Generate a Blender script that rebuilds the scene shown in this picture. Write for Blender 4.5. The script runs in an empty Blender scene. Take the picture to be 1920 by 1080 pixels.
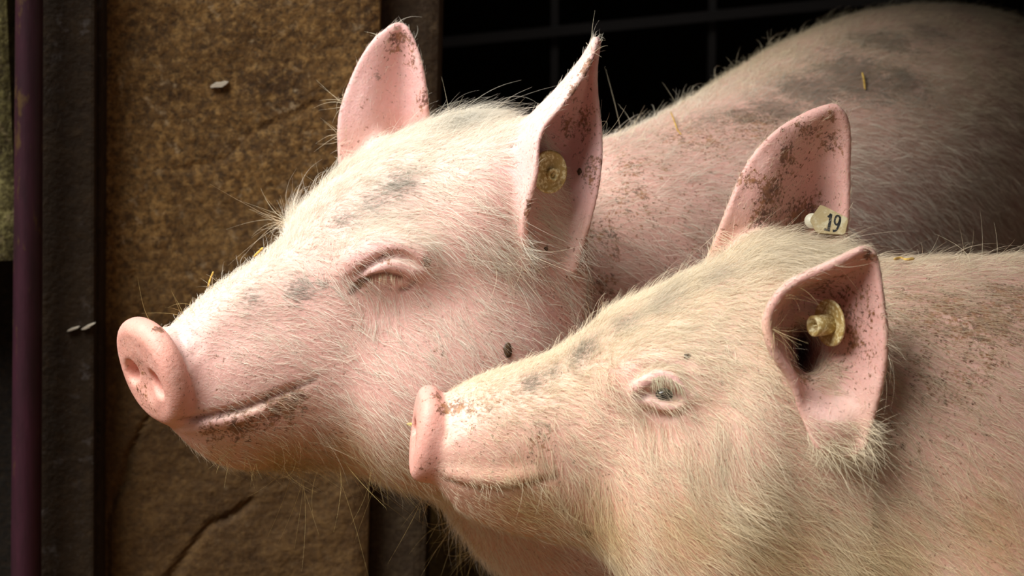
import bpy, bmesh, math, random
import numpy as np
from mathutils import Vector, Matrix

sc = bpy.context.scene
COL = sc.collection
rng = np.random.default_rng(19)
random.seed(19)

# ------------------------------------------------------------------ camera
IMG_W, IMG_H = 1920, 1080
DREF = 2.0                      # distance of the reference plane (m)
PXM = 0.00045                   # metres per pixel on that plane
PITCH = math.radians(11.0)
ZREF = 0.668
CAM = np.array([0.0, -DREF * math.cos(PITCH), ZREF + DREF * math.sin(PITCH)])
MV = np.array([[1, 0, 0],
               [0, math.sin(PITCH), -math.cos(PITCH)],
               [0, math.cos(PITCH), math.sin(PITCH)]])   # columns: right, up, back

cd = bpy.data.cameras.new('camera')
cam = bpy.data.objects.new('camera', cd)
COL.objects.link(cam)
cam.location = CAM
cam.rotation_euler = (math.pi / 2 - PITCH, 0, 0)
cd.sensor_width = 36.0
cd.lens = 36.0 * DREF / (PXM * IMG_W)
cd.clip_start = 0.05
cd.clip_end = 60
cd.dof.use_dof = True
cd.dof.focus_distance = 2.0
cd.dof.aperture_fstop = 9.0
sc.camera = cam

# ------------------------------------------------------------------ light
world = bpy.data.worlds.new('overcast_sky')
sc.world = world
world.use_nodes = True
bg = world.node_tree.nodes['Background']
bg.inputs['Color'].default_value = (0.93, 0.96, 1.0, 1)
bg.inputs['Strength'].default_value = 0.14

sd = bpy.data.lights.new('veiled_sun', 'SUN')
sd.energy = 7.4
sd.angle = math.radians(46)
sd.color = (1.0, 0.98, 0.95)
sun = bpy.data.objects.new('veiled_sun', sd)
COL.objects.link(sun)
SUN_FROM = Vector((-0.66, -0.44, 1.10))
sun.rotation_euler = SUN_FROM.to_track_quat('Z', 'Y').to_euler()

sc.view_settings.view_transform = 'Standard'
sc.view_settings.look = 'None'
sc.view_settings.exposure = 0.0
sc.view_settings.gamma = 1.0
sc.view_settings.use_curve_mapping = False


# ------------------------------------------------------------------ helpers
def v2w(p):
    """design frame (right, up, toward camera; metres) -> world"""
    p = np.asarray(p, dtype=np.float64)
    q = p.copy()
    q[..., 2] -= DREF
    return CAM + q @ MV.T


def w2v(p):
    q = (np.asarray(p, dtype=np.float64) - CAM) @ MV
    q[..., 2] += DREF
    return q


def pz(px, py, z):
    """a point seen at pixel px,py at depth offset z (towards the camera +)"""
    k = PXM * (DREF - z) / DREF
    return np.array([(px - IMG_W / 2) * k, (IMG_H / 2 - py) * k, z])


def wy(px, py, Y):
    """world point on the vertical plane y=Y seen at a pixel"""
    a = v2w(pz(px, py, 0.0))
    d = a - CAM
    t = (Y - CAM[1]) / d[1]
    return CAM + d * t


def unit(v):
    v = np.asarray(v, dtype=np.float64)
    return v / (np.linalg.norm(v) + 1e-12)


def tag(o, label=None, cat=None, group=None, kind=None):
    if label: o['label'] = label
    if cat: o['category'] = cat
    if group: o['group'] = group
    if kind: o['kind'] = kind
    return o


def mesh_obj(name, verts, faces, mat, parent=None, smooth=False):
    me = bpy.data.meshes.new(name)
    me.from_pydata([tuple(map(float, v)) for v in verts], [], [tuple(map(int, f)) for f in faces])
    me.update()
    if smooth:
        me.shade_smooth()
    o = bpy.data.objects.new(name, me)
    COL.objects.link(o)
    if mat: me.materials.append(mat)
    if parent: o.parent = parent
    return o


def bm_obj(name, bm, mat, parent=None, smooth=False):
    me = bpy.data.meshes.new(name)
    bm.normal_update()
    bm.to_mesh(me)
    bm.free()
    if smooth:
        me.shade_smooth()
    o = bpy.data.objects.new(name, me)
    COL.objects.link(o)
    if mat: me.materials.append(mat)
    if parent: o.parent = parent
    return o


def empty(name, loc):
    o = bpy.data.objects.new(name, None)
    COL.objects.link(o)
    o.location = loc
    o.empty_display_size = 0.1
    return o


# ------------------------------------------------------------------ materials
class NT:
    def __init__(self, name):
        self.m = bpy.data.materials.new(name)
        self.m.use_nodes = True
        self.t = self.m.node_tree
        self.b = self.t.nodes['Principled BSDF']

    def n(self, typ, **kw):
        nd = self.t.nodes.new(typ)
        for k, v in kw.items():
            if k.startswith('_'):
                setattr(nd, k[1:], v)
            else:
                nd.inputs[k.replace('__', ' ')].default_value = v
        return nd

    def l(self, a, b):
        self.t.links.new(a, b)

    def noise(self, scale, detail=4, rough=0.6, vec=None, dist=0.0):
        nd = self.n('ShaderNodeTexNoise', Scale=scale, Detail=detail, Roughness=rough, Distortion=dist)
        if vec is not None: self.l(vec, nd.inputs['Vector'])
        return nd.outputs['Fac']

    def ramp(self, fac, stops):
        nd = self.n('ShaderNodeValToRGB')
        el = nd.color_ramp.elements
        while len(el) < len(stops): el.new(0.5)
        for e, (p, c) in zip(el, stops):
            e.position = p
            e.color = (*c, 1) if not isinstance(c, (int, float)) else (c, c, c, 1)
        self.l(fac, nd.inputs['Fac'])
        return nd.outputs['Color']

    def mix(self, fac, a, b, mode='MIX'):
        nd = self.n('ShaderNodeMix', _data_type='RGBA', _blend_type=mode)
        for i, v in ((0, fac), (6, a), (7, b)):
            if hasattr(v, 'is_linked'): self.l(v, nd.inputs[i])
            elif isinstance(v, (int, float)): nd.inputs[i].default_value = v if i == 0 else (v, v, v, 1)
            else: nd.inputs[i].default_value = (*v, 1)
        return nd.outputs[2]

    def math(self, op, a, b=None, clamp=False):
        nd = self.n('ShaderNodeMath', _operation=op, _use_clamp=clamp)
        for i, v in ((0, a), (1, b)):
            if v is None: continue
            if hasattr(v, 'is_linked'): self.l(v, nd.inputs[i])
            else: nd.inputs[i].default_value = v
        return nd.outputs[0]

    def attr(self, name):
        return self.n('ShaderNodeAttribute', _attribute_name=name)

    def obj(self, scale=None):
        tc = self.n('ShaderNodeTexCoord')
        if scale is None: return tc.outputs['Object']
        mp = self.n('ShaderNodeMapping')
        mp.inputs['Scale'].default_value = scale
        self.l(tc.outputs['Object'], mp.inputs['Vector'])
        return mp.outputs['Vector']

    def bump(self, h, strength, dist):
        nd = self.n('ShaderNodeBump', Strength=strength, Distance=dist)
        self.l(h, nd.inputs['Height'])
        self.l(nd.outputs['Normal'], self.b.inputs['Normal'])

    def base(self, c):
        if hasattr(c, 'is_linked'): self.l(c, self.b.inputs['Base Color'])
        else: self.b.inputs['Base Color'].default_value = (*c, 1)

    def set(self, **kw):
        for k, v in kw.items():
            self.b.inputs[k.replace('__', ' ')].default_value = v


def simple(name, col, rough=0.6, metal=0.0):
    t = NT(name)
    t.base(col)
    t.set(Roughness=rough, Metallic=metal)
    return t.m


def skin_material(name, seed):
    t = NT(name)
    vec = t.obj()
    mp = t.n('ShaderNodeMapping'); mp.inputs['Location'].default_value = (seed, seed * 2, 0)
    t.l(vec, mp.inputs['Vector']); vec = mp.outputs['Vector']
    col = t.attr('col').outputs['Color']
    # blotchy blood colour
    blot = t.ramp(t.noise(22, 4, .6, vec), [(.35, 0.0), (.68, 1.0)])
    col = t.mix(t.math('MULTIPLY', blot, .32), col, (0.78, 0.40, 0.36), 'MIX')
    pale = t.ramp(t.noise(60, 3, .6, vec), [(.5, 0.0), (.75, 1.0)])
    col = t.mix(t.math('MULTIPLY', pale, .22), col, (0.86, 0.68, 0.58), 'MIX')
    # flecks of dirt everywhere, thinly
    fl = t.ramp(t.noise(330, 2, .5, vec), [(.63, 0.0), (.70, 1.0)])
    flm = t.ramp(t.noise(14, 3, .6, vec), [(.36, 0.0), (.60, 1.0)])
    col = t.mix(t.math('MULTIPLY', t.math('MULTIPLY', fl, flm), .72), col, (0.16, 0.060, 0.024))
    # caked mud, mask from the body, outline from noise
    n1 = t.math('ADD', t.math('MULTIPLY', t.noise(70, 5, .72, vec, .5), 1.7), t.math('MULTIPLY', t.noise(330, 3, .65, vec), 1.9))
    n1 = t.math('SUBTRACT', n1, 1.8)
    mud = t.attr('mud').outputs['Fac']
    mf = t.math('MULTIPLY', t.math('SUBTRACT', t.math('ADD', mud, n1), .36), 3.6, True)
    mc = t.mix(t.ramp(t.noise(130, 3, .6, vec), [(.38, 0.0), (.62, 1.0)]), (0.075, 0.028, 0.012), (0.34, 0.155, 0.055))
    col = t.mix(t.math('MULTIPLY', mf, .80), col, mc)
    # grey dust ground into the skin, drawn out in streaks
    gv = t.n('ShaderNodeMapping'); gv.inputs['Scale'].default_value = (.55, 1.0, 1.5); t.l(vec, gv.inputs['Vector'])
    n2 = t.math('ADD', t.math('MULTIPLY', t.noise(95, 5, .72, gv.outputs['Vector'], .6), 1.7), t.math('MULTIPLY', t.noise(420, 3, .7, gv.outputs['Vector']), 1.6))
    n2 = t.math('SUBTRACT', n2, 1.65)
    gr = t.attr('grey').outputs['Fac']
    gf = t.math('MULTIPLY', t.math('SUBTRACT', t.math('ADD', gr, n2), .30), 2.6, True)
    col = t.mix(t.math('MULTIPLY', gf, .62), col, (0.105, 0.088, 0.060))
    t.base(col)
    t.set(Roughness=.52, Specular__IOR__Level=.35, Subsurface__Weight=.18, Subsurface__Scale=.006)
    t.b.inputs['Subsurface Radius'].default_value = (1.0, .35, .22)
    hgt = t.math('ADD', t.noise(420, 3, .6, vec), t.math('MULTIPLY', t.noise(110, 3, .6, vec), 1.6))
    hgt = t.math('ADD', hgt, t.math('MULTIPLY', mf, .8))
    t.bump(hgt, .35, .0012)
    return t.m


def hair_material(name):
    t = NT(name)
    c = t.attr('hcol').outputs['Color']
    t.base(c)
    t.set(Roughness=.42, Specular__IOR__Level=.4)
    return t.m


SKIN1 = skin_material('pig_skin_pale', 0.0)
SKIN2 = skin_material('pig_skin_pink', 3.7)
HAIR = hair_material('bristle')


def wall_material(name, dark, mid, light, fleck=(0.34, 0.255, 0.15), amount=.55, lower_shade=False):
    t = NT(name)
    v = t.obj()
    big = t.noise(4.2, 5, .65, v, .3)
    med = t.noise(24, 6, .7, v, .2)
    fine = t.noise(150, 4, .65, v)
    c = t.ramp(t.math('ADD', t.math('MULTIPLY', big, .55), t.math('MULTIPLY', med, .45)),
               [(.36, dark), (.52, mid), (.66, light)])
    c = t.mix(t.ramp(fine, [(.38, 0.0), (.60, 1.0)]), t.mix(.72, c, (0.02, 0.012, 0.006)), c)
    gr = t.ramp(t.noise(95, 5, .75, v, .3), [(.50, 0.0), (.66, 1.0)])
    c = t.mix(t.math('MULTIPLY', gr, .6), c, tuple(x * 1.15 for x in light))
    s = t.ramp(t.noise(70, 3, .6, v), [(.58, 0.0), (.70, 1.0)])
    sm = t.ramp(t.noise(7, 3, .6, v), [(.44, 0.0), (.62, 1.0)])
    c = t.mix(t.math('MULTIPLY', t.math('MULTIPLY', s, sm), amount), c, fleck)
    if lower_shade:                                   # shade of the lower wall put into its colour, ragged upper edge
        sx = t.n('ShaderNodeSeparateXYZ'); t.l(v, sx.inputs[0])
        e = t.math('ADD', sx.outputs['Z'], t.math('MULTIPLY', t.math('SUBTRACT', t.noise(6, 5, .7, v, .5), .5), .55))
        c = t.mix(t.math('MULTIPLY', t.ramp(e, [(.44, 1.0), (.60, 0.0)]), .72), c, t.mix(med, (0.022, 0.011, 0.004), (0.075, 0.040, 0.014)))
    t.base(c)
    t.set(Roughness=.82, Specular__IOR__Level=.2)
    t.bump(t.math('ADD', fine, t.math('MULTIPLY', med, 2.0)), .6, .003)
    return t.m


M_WALL = wall_material('brown_plaster', (0.056, 0.027, 0.008), (0.140, 0.073, 0.021), (0.265, 0.155, 0.052), lower_shade=True)
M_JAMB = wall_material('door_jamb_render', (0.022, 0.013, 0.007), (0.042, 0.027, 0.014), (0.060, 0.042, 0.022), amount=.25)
M_POST = wall_material('dark_timber', (0.007, 0.004, 0.002), (0.019, 0.0110, 0.0045), (0.032, 0.019, 0.008), (0.16, 0.15, 0.15), .25)
M_MOSS = wall_material('mossy_stone', (0.02, 0.014, 0.006), (0.10, 0.085, 0.03), (0.26, 0.23, 0.09))
M_STRAWFLOOR = wall_material('straw_floor', (0.06, 0.028, 0.007), (0.14, 0.068, 0.016), (0.26, 0.14, 0.036))
M_INNER = wall_material('near_black_block', (0.003, 0.0025, 0.002), (0.006, 0.0045, 0.0035), (0.01, 0.008, 0.006), amount=.1)  # near-black tone for the barn inside and the gap at left


def pipe_material():
    t = NT('purple_painted_steel')
    v = t.obj((1, 1, .18))
    c = t.mix(t.ramp(t.noise(30, 5, .65, v), [(.4, 0.0), (.65, 1.0)]), (0.030, 0.0055, 0.0125), (0.014, 0.003, 0.006))
    w = t.noise(55, 4, .7, t.obj((1, 1, .3)))
    c = t.mix(t.ramp(w, [(.60, 0.0), (.68, 1.0)]), c, (0.05, 0.026, 0.008))
    t.set(Specular__IOR__Level=.25)
    t.base(c)
    t.set(Roughness=.55)
    t.bump(w, .4, .002)
    return t.m


M_PIPE = pipe_material()
M_BAR = simple('rusty_bar', (0.0065, 0.004, 0.003), .7)


def plastic(name, clean, dirt, amt, scale=260):
    t = NT(name)
    v = t.obj()
    f = t.ramp(t.noise(scale, 4, .65, v), [(.5 - amt * .25, 0.0), (.62, 1.0)])
    t.base(t.mix(f, dirt, clean))
    t.set(Roughness=.5)
    t.bump(t.noise(scale * 1.5, 3, .6, v), .3, .0006)
    return t.m


M_TAGY = plastic('grubby_yellow_plastic', (0.88, 0.78, 0.46), (0.48, 0.33, 0.11), .1)
M_TAGW = plastic('cream_plastic', (0.62, 0.56, 0.36), (0.46, 0.36, 0.18), .1, 120)
M_STUDW = simple('ivory_plastic', (0.82, 0.78, 0.58), .4)
M_INK = simple('black_ink', (0.012, 0.011, 0.010), .6)
M_STRAW = plastic('dry_straw', (0.78, 0.52, 0.10), (0.45, 0.26, 0.05), .3, 200)
M_CRUMB = plastic('dried_mud', (0.10, 0.055, 0.02), (0.035, 0.018, 0.008), .4, 500)
M_SEED = simple('yellow_seed', (0.75, 0.60, 0.12), .5)
M_EYE = NT('eye')
M_EYE.base((0.012, 0.012, 0.010)); M_EYE.set(Roughness=.06, Coat__Weight=.6); M_EYE = M_EYE.m
M_FLAKE = simple('old_whitewash', (0.40, 0.35, 0.27), .85)

# ------------------------------------------------------------------ the setting
YW = 0.60            # front face of the wall beside the doorway


def struct(name, verts, faces, mat, label=None, parent=None, smooth=False):
    o = mesh_obj(name, verts, faces, mat, parent, smooth)
    if parent is None:
        o['kind'] = 'structure'
    if label: o['label'] = label
    return o


BOXF = [(0, 3, 2, 1), (4, 5, 6, 7), (0, 1, 5, 4), (1, 2, 6, 5), (2, 3, 7, 6), (3, 0, 4, 7)]


def boxv(x0, x1, y0, y1, z0, z1):
    return [(x0, y0, z0), (x1, y0, z0), (x1, y1, z0), (x0, y1, z0), (x0, y0, z1), (x1, y0, z1), (x1, y1, z1), (x0, y1, z1)]


def vnoise(x, z, n=14, f=6.0, seed=1):
    r = np.random.default_rng(seed)
    o = np.zeros_like(x)
    for i in range(n):
        fr = f * (1.35 ** i)
        th = r.uniform(0, 6.283); ph = r.uniform(0, 6.283)
        o += np.sin((x * math.cos(th) + z * math.sin(th)) * fr + ph) / (1.25 ** i)
    return o / 4.0


def seg_dist(x, z, poly):
    d = np.full(x.shape, 9.0)
    for (a, b) in zip(poly[:-1], poly[1:]):
        ab = np.array(b) - np.array(a)
        t = np.clip(((x - a[0]) * ab[0] + (z - a[1]) * ab[1]) / (ab @ ab), 0, 1)
        d = np.minimum(d, np.hypot(x - a[0] - t * ab[0], z - a[1] - t * ab[1]))
    return d


def relief_panel(name, x_at, z0, z1, Y, depth, step, amp, cracks, mat, label, seed):
    """a slab whose front is uneven and carries its cracks as real grooves; x_at(z) gives left and right edge"""
    nz = int((z1 - z0) / step) + 1
    w = x_at(z0)[1] - x_at(z0)[0]
    nx = int(w / step) + 1
    zz = np.linspace(z0, z1, nz); tt = np.linspace(0, 1, nx)
    Z, T = np.meshgrid(zz, tt, indexing='ij')
    L = np.array([x_at(z)[0] for z in zz])[:, None]; R = np.array([x_at(z)[1] for z in zz])[:, None]
    X = L + (R - L) * T
    D = amp * vnoise(X, Z, 14, 9.0, seed) + amp * .5 * vnoise(X, Z, 10, 60.0, seed + 5)
    for pts, wd, dp in cracks:
        pp = [(wy(a, b, Y)[0], wy(a, b, Y)[2]) for a, b in pts]
        wob = .004 * vnoise(X, Z, 8, 50, seed + 9)
        d = np.abs(seg_dist(X, Z, pp) + wob)
        D = D - dp * np.exp(-(d / wd) ** 2)
    edge = np.minimum(np.minimum(T, 1 - T) * w, .02) / .02
    D = D * edge - (1 - edge) ** 2 * .006
    V = np.stack([X, Y - D, Z], -1).reshape(-1, 3)
    i = (np.arange(nz - 1)[:, None] * nx + np.arange(nx - 1)[None]).reshape(-1)
    Q = np.stack([i, i + 1, i + nx + 1, i + nx], 1)
    # sides and back
    c = [(0 * nx + 0), (nx - 1), (nz - 1) * nx + nx - 1, (nz - 1) * nx]
    n = len(V)
    back = V[c].copy(); back[:, 1] = Y + depth
    V = np.concatenate([V, back])
    faces = [tuple(q) for q in Q] + [(n, n + 3, n + 2, n + 1)]
    lc = list(np.arange(nz) * nx); rc = list(np.arange(nz) * nx + nx - 1)
    faces.append(tuple(lc[::-1]) + (n, n + 3)); faces.append(tuple(rc) + (n + 2, n + 1))
    faces.append(tuple(range(nx)) + (n + 1, n)); faces.append(tuple(range((nz - 1) * nx, nz * nx))[::-1] + (n + 3, n + 2))
    return struct(name, V, faces, mat, label, smooth=False)


ZT = 1.9            # top of the posts and wall


def edges(pa_top, pa_bot, pb_top, pb_bot, Y):
    """edge lines of an upright from the pixels where they cross the top and bottom of the frame"""
    a0, a1 = wy(pa_bot, 1080, Y), wy(pa_top, 0, Y)
    b0, b1 = wy(pb_bot, 1080, Y), wy(pb_top, 0, Y)

    def f(z):
        ta = (z - a0[2]) / (a1[2] - a0[2]); tb = (z - b0[2]) / (b1[2] - b0[2])
        return a0[0] + (a1[0] - a0[0]) * ta, b0[0] + (b1[0] - b0[0]) * tb
    return f


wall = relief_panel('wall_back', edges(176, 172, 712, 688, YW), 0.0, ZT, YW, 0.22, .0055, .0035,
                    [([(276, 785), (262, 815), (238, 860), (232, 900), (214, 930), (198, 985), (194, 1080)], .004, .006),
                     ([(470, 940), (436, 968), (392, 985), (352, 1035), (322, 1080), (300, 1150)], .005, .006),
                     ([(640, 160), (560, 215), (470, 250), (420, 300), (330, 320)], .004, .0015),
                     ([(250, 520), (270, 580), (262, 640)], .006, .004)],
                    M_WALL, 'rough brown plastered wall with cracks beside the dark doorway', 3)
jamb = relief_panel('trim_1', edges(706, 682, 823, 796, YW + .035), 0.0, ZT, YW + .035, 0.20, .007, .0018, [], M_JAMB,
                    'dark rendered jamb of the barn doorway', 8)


def upright(name, f, Y0, Y1, mat, bev, label):
    bm = bmesh.new()
    (l0, r0), (l1, r1) = f(0.0), f(ZT)
    v = [bm.verts.new(p) for p in [(l0, Y0, 0), (r0, Y0, 0), (r0, Y1, 0), (l0, Y1, 0), (l1, Y0, ZT), (r1, Y0, ZT), (r1, Y1, ZT), (l1, Y1, ZT)]]
    for q in BOXF: bm.faces.new([v[i] for i in q])
    bmesh.ops.bevel(bm, geom=bm.edges[:], offset=bev, segments=2, affect='EDGES', profile=.6)
    o = bm_obj(name, bm, mat)
    o['kind'] = 'structure'; o['label'] = label
    return o


timber = upright('trim_2', edges(74, 72, 178, 176, YW - .045), YW - .045, YW + .10, M_POST, .004, 'dark weathered upright timber left of the plastered wall')
upright('trim_3', edges(178, 175, 192, 188, YW - .030), YW - .030, YW + .06, M_POST, .003, 'narrow dark batten between timber and plastered wall')

def flake(parent, px, py, w, h, rot, Y, seed):
    """a chip of old whitewash clinging to the surface"""
    r = np.random.default_rng(seed)
    c = wy(px, py, Y)
    k_ = PXM * (c[1] - CAM[1]) / (DREF * math.cos(PITCH))
    n_ = 9
    th = np.linspace(0, 2 * math.pi, n_ + 1)[:-1]
    q = np.stack([np.cos(th) * w * r.uniform(.6, 1.2, n_), np.sin(th) * h * r.uniform(.6, 1.2, n_)], 1) * k_
    R_ = np.array([[math.cos(rot), -math.sin(rot)], [math.sin(rot), math.cos(rot)]])
    q = q @ R_.T
    V_ = [(c[0] + a, c[1] - .0045, c[2] + b) for a, b in q] + [(c[0] + a * 1.1, c[1] + .004, c[2] + b * 1.1) for a, b in q]
    F_ = [tuple(range(n_))] + [(i, i + n_, (i + 1) % n_ + n_, (i + 1) % n_) for i in range(n_)]
    return mesh_obj('whitewash_flake', V_, F_, M_FLAKE, parent)


for i_, (a_, b_, w_, h_, r_) in enumerate([(412, 158, 16, 5, .25)]):
    flake(wall, a_, b_, w_, h_, r_, YW - .001, i_)
flake(timber, 138, 616, 11, 2, .35, YW - .047, 40)
flake(timber, 165, 612, 12, 2, .45, YW - .047, 41)

# purple steel pipe
f = edges(20, 12, 72, 69, YW - .10)
bm = bmesh.new()
ring = []
for z in np.linspace(0, ZT, 14):
    l, r = f(z)
    ring.append([bm.verts.new(((l + r) / 2 + (r - l) / 2 * math.cos(a), YW - .075 + (r - l) / 2 * math.sin(a), z)) for a in np.linspace(0, 2 * math.pi, 29)[:-1]])
for a, b in zip(ring[:-1], ring[1:]):
    for i in range(28): bm.faces.new((a[i], a[(i + 1) % 28], b[(i + 1) % 28], b[i]))
bm.faces.new(ring[0][::-1]); bm.faces.new(ring[-1])
pipe = bm_obj('steel_post', bm, M_PIPE, None, True)
tag(pipe, 'round steel post with dark purple paint beside the upright timber', 'post')

# stone left of the post, above a dark gap
zs = wy(0, 486, YW)[2]
relief_panel('wall_left', lambda z: (wy(-420, 300, YW)[0], wy(26, 300, YW)[0]), zs, ZT, YW - .01, .2, .006, .006, [], M_MOSS,
             'mossy yellow-green stone left of the purple post', 21)
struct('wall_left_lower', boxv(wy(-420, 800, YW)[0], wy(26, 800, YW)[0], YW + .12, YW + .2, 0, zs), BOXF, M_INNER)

# wall above the doorway, and the dark barn behind it
xL, xR = wy(796, 1080, YW)[0] - .02, 2.3
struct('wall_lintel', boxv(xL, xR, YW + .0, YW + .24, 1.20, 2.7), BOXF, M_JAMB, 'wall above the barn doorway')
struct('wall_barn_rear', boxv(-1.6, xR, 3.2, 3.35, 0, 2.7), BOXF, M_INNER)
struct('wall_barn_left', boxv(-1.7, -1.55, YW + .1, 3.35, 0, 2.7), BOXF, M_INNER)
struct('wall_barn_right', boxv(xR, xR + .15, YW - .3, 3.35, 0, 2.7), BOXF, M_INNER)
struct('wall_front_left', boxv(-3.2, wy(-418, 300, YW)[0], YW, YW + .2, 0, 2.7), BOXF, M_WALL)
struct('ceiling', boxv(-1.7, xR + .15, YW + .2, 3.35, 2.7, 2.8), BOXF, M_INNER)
struct('floor', boxv(-5, 5, -5, 3.4, -.1, 0), BOXF, M_STRAWFLOOR, 'straw strewn dirt floor')

struct('ceiling_added_shade', boxv(-.06, xR, -.95, YW + .05, 1.42, 1.47), BOXF, M_POST, 'unseen roof added over the doorway for shade')  # added roof out of view, placed to dim the pigs' necks and backs

# dim bars of a pen inside
gate = empty('pen_gate', (0.3, 1.9, 0))
tag(gate, 'dim rusty barred pen gate inside the dark barn', 'gate')
YG = 1.9
for px in (745, 1040, 1335, 1630, 1925):
    a = wy(px, 60, YG)
    m = mesh_obj('bar', boxv(a[0] - .3 - .006, a[0] - .3 + .006, -.006, .006, .1, 1.75), BOXF, M_BAR, gate)
for y0, y1 in ((78, 12), (330, 264)):
    a, b = wy(830, y0, YG), wy(1500, y1, YG)
    s_ = (b[2] - a[2]) / (b[0] - a[0])
    xa, xb = -.45, 1.6
    za, zb = a[2] + (xa - a[0]) * s_, a[2] + (xb - a[0]) * s_
    V = [(xa - .3, -.02, za - .008), (xb - .3, -.02, zb - .008), (xb - .3, -.006, zb - .008), (xa - .3, -.006, za - .008),
         (xa - .3, -.02, za + .008), (xb - .3, -.02, zb + .008), (xb - .3, -.006, zb + .008), (xa - .3, -.006, za + .008)]
    mesh_obj('rail', V, BOXF, M_BAR, gate)


# ------------------------------------------------------------------ signed distance modelling
F32 = np.float32


def smin(a, b, k):
    h = np.maximum(k - np.abs(a - b), 0) / k
    return np.minimum(a, b) - h * h * (k * 0.25)


def smax(a, b, k):
    return -smin(-a, -b, k)


def catmull(xs, ys, n=160):
    xs = np.asarray(xs, float); ys = np.asarray(ys, float)
    m = np.gradient(ys, xs)
    t = np.linspace(xs[0], xs[-1], n)
    i = np.clip(np.searchsorted(xs, t) - 1, 0, len(xs) - 2)
    h = xs[i + 1] - xs[i]
    u = (t - xs[i]) / h
    r = ((2*u**3 - 3*u**2 + 1) * ys[i] + (u**3 - 2*u**2 + u) * h * m[i]
         + (-2*u**3 + 3*u**2) * ys[i+1] + (u**3 - u**2) * h * m[i+1])
    return t, r


class Frame:
    def __init__(self, O, a, b, c):
        self.O = np.asarray(O, float)
        self.R = np.stack([a, b, c], axis=1)          # local -> design

    def to(self, p):
        return (p - self.O.astype(p.dtype)) @ self.R.astype(p.dtype)

    def fr(self, q):
        return self.O + np.asarray(q, float) @ self.R.T


def head_frame(O, yaw, roll, pitch=0.0):
    y, r, p = map(math.radians, (yaw, roll, pitch))
    def Rx(t): return np.array([[1,0,0],[0,math.cos(t),-math.sin(t)],[0,math.sin(t),math.cos(t)]])
    def Ry(t): return np.array([[math.cos(t),0,math.sin(t)],[0,1,0],[-math.sin(t),0,math.cos(t)]])
    def Rz(t): return np.array([[math.cos(t),-math.sin(t),0],[math.sin(t),math.cos(t),0],[0,0,1]])
    R = Ry(y) @ Rx(r) @ Rz(p)
    return Frame(O, R[:, 0], R[:, 1], R[:, 2])


class Ell:
    def __init__(s, c, r, R=None):
        s.c = np.asarray(c, F32); s.r = np.asarray(r, F32)
        s.R = None if R is None else np.asarray(R, F32)
        s.lo = s.c - max(r); s.hi = s.c + max(r)

    def __call__(s, p):
        q = p - s.c
        if s.R is not None: q = q @ s.R
        a = q / s.r
        k0 = np.sqrt(np.einsum('ij,ij->i', a, a)) + 1e-6
        b = a / s.r
        k1 = np.sqrt(np.einsum('ij,ij->i', b, b)) + 1e-6
        return k0 * (k0 - 1) / k1


class Chain:
    """tapered capsule chain"""
    def __init__(s, pts, rad):
        s.p = np.asarray(pts, F32)
        s.r = np.broadcast_to(np.asarray(rad, F32), (len(s.p),)).copy()
        m = s.r.max()
        s.lo = s.p.min(0) - m; s.hi = s.p.max(0) + m

    def __call__(s, p):
        d = np.full(len(p), 0.5, F32)
        lo, hi = p.min(0), p.max(0)
        for i in range(len(s.p) - 1):
            a, b = s.p[i], s.p[i + 1]
            m = max(s.r[i], s.r[i + 1]) + 0.07
            if np.any(np.minimum(a, b) - m > hi) or np.any(np.maximum(a, b) + m < lo): continue
            ab = b - a
            pa = p - a
            t = np.clip((pa @ ab) / (ab @ ab + 1e-12), 0, 1)
            q = pa - t[:, None] * ab
            e = np.sqrt(np.einsum('ij,ij->i', q, q)) - (s.r[i] + (s.r[i + 1] - s.r[i]) * t)
            d = np.minimum(d, e)
        return d


class SoftChain(Chain):
    def __init__(s, pts, rad, n=4):
        pts = np.asarray(pts, float); rad = np.asarray(rad, float)
        u = np.arange(len(pts))
        P = np.stack([catmull(u, pts[:, i], n * (len(pts) - 1) + 1)[1] for i in range(3)], 1)
        R = catmull(u, rad, n * (len(pts) - 1) + 1)[1]
        super().__init__(P, R)


class Loft:
    """cross-sections along the local a axis; top, bottom and half width tables"""
    def __init__(s, fr, A, T, B, W, p=2.2, WL=None):
        s.f = fr
        s.a, s.T = catmull(A, T); _, s.B = catmull(A, B); _, s.W = catmull(A, W)
        s.p = p
        cs = np.array([[x, y, z] for x in (A[0], A[-1]) for y in (min(B), max(T)) for z in (-max(W), max(W))])
        cs = fr.fr(cs)
        s.lo = cs.min(0) - 0.02; s.hi = cs.max(0) + 0.02

    def __call__(s, P):
        q = s.f.to(P)
        ac = np.clip(q[:, 0], s.a[0], s.a[-1])
        T = np.interp(ac, s.a, s.T).astype(F32); B = np.interp(ac, s.a, s.B).astype(F32)
        W = np.interp(ac, s.a, s.W).astype(F32)
        H = (T - B) * 0.5
        y = np.abs(q[:, 1] - (T + B) * 0.5) / H
        x = np.abs(q[:, 2]) / W
        p = s.p
        r = (x ** p + y ** p) ** (1 / p) + 1e-6
        gx = (x / r) ** (p - 1) / W
        gy = (y / r) ** (p - 1) / H
        d = (r - 1) / (np.sqrt(gx * gx + gy * gy) + 1e-6)
        e = np.maximum(s.a[0] - q[:, 0], q[:, 0] - s.a[-1])
        return smax(d, e, 0.012).astype(F32)


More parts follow.
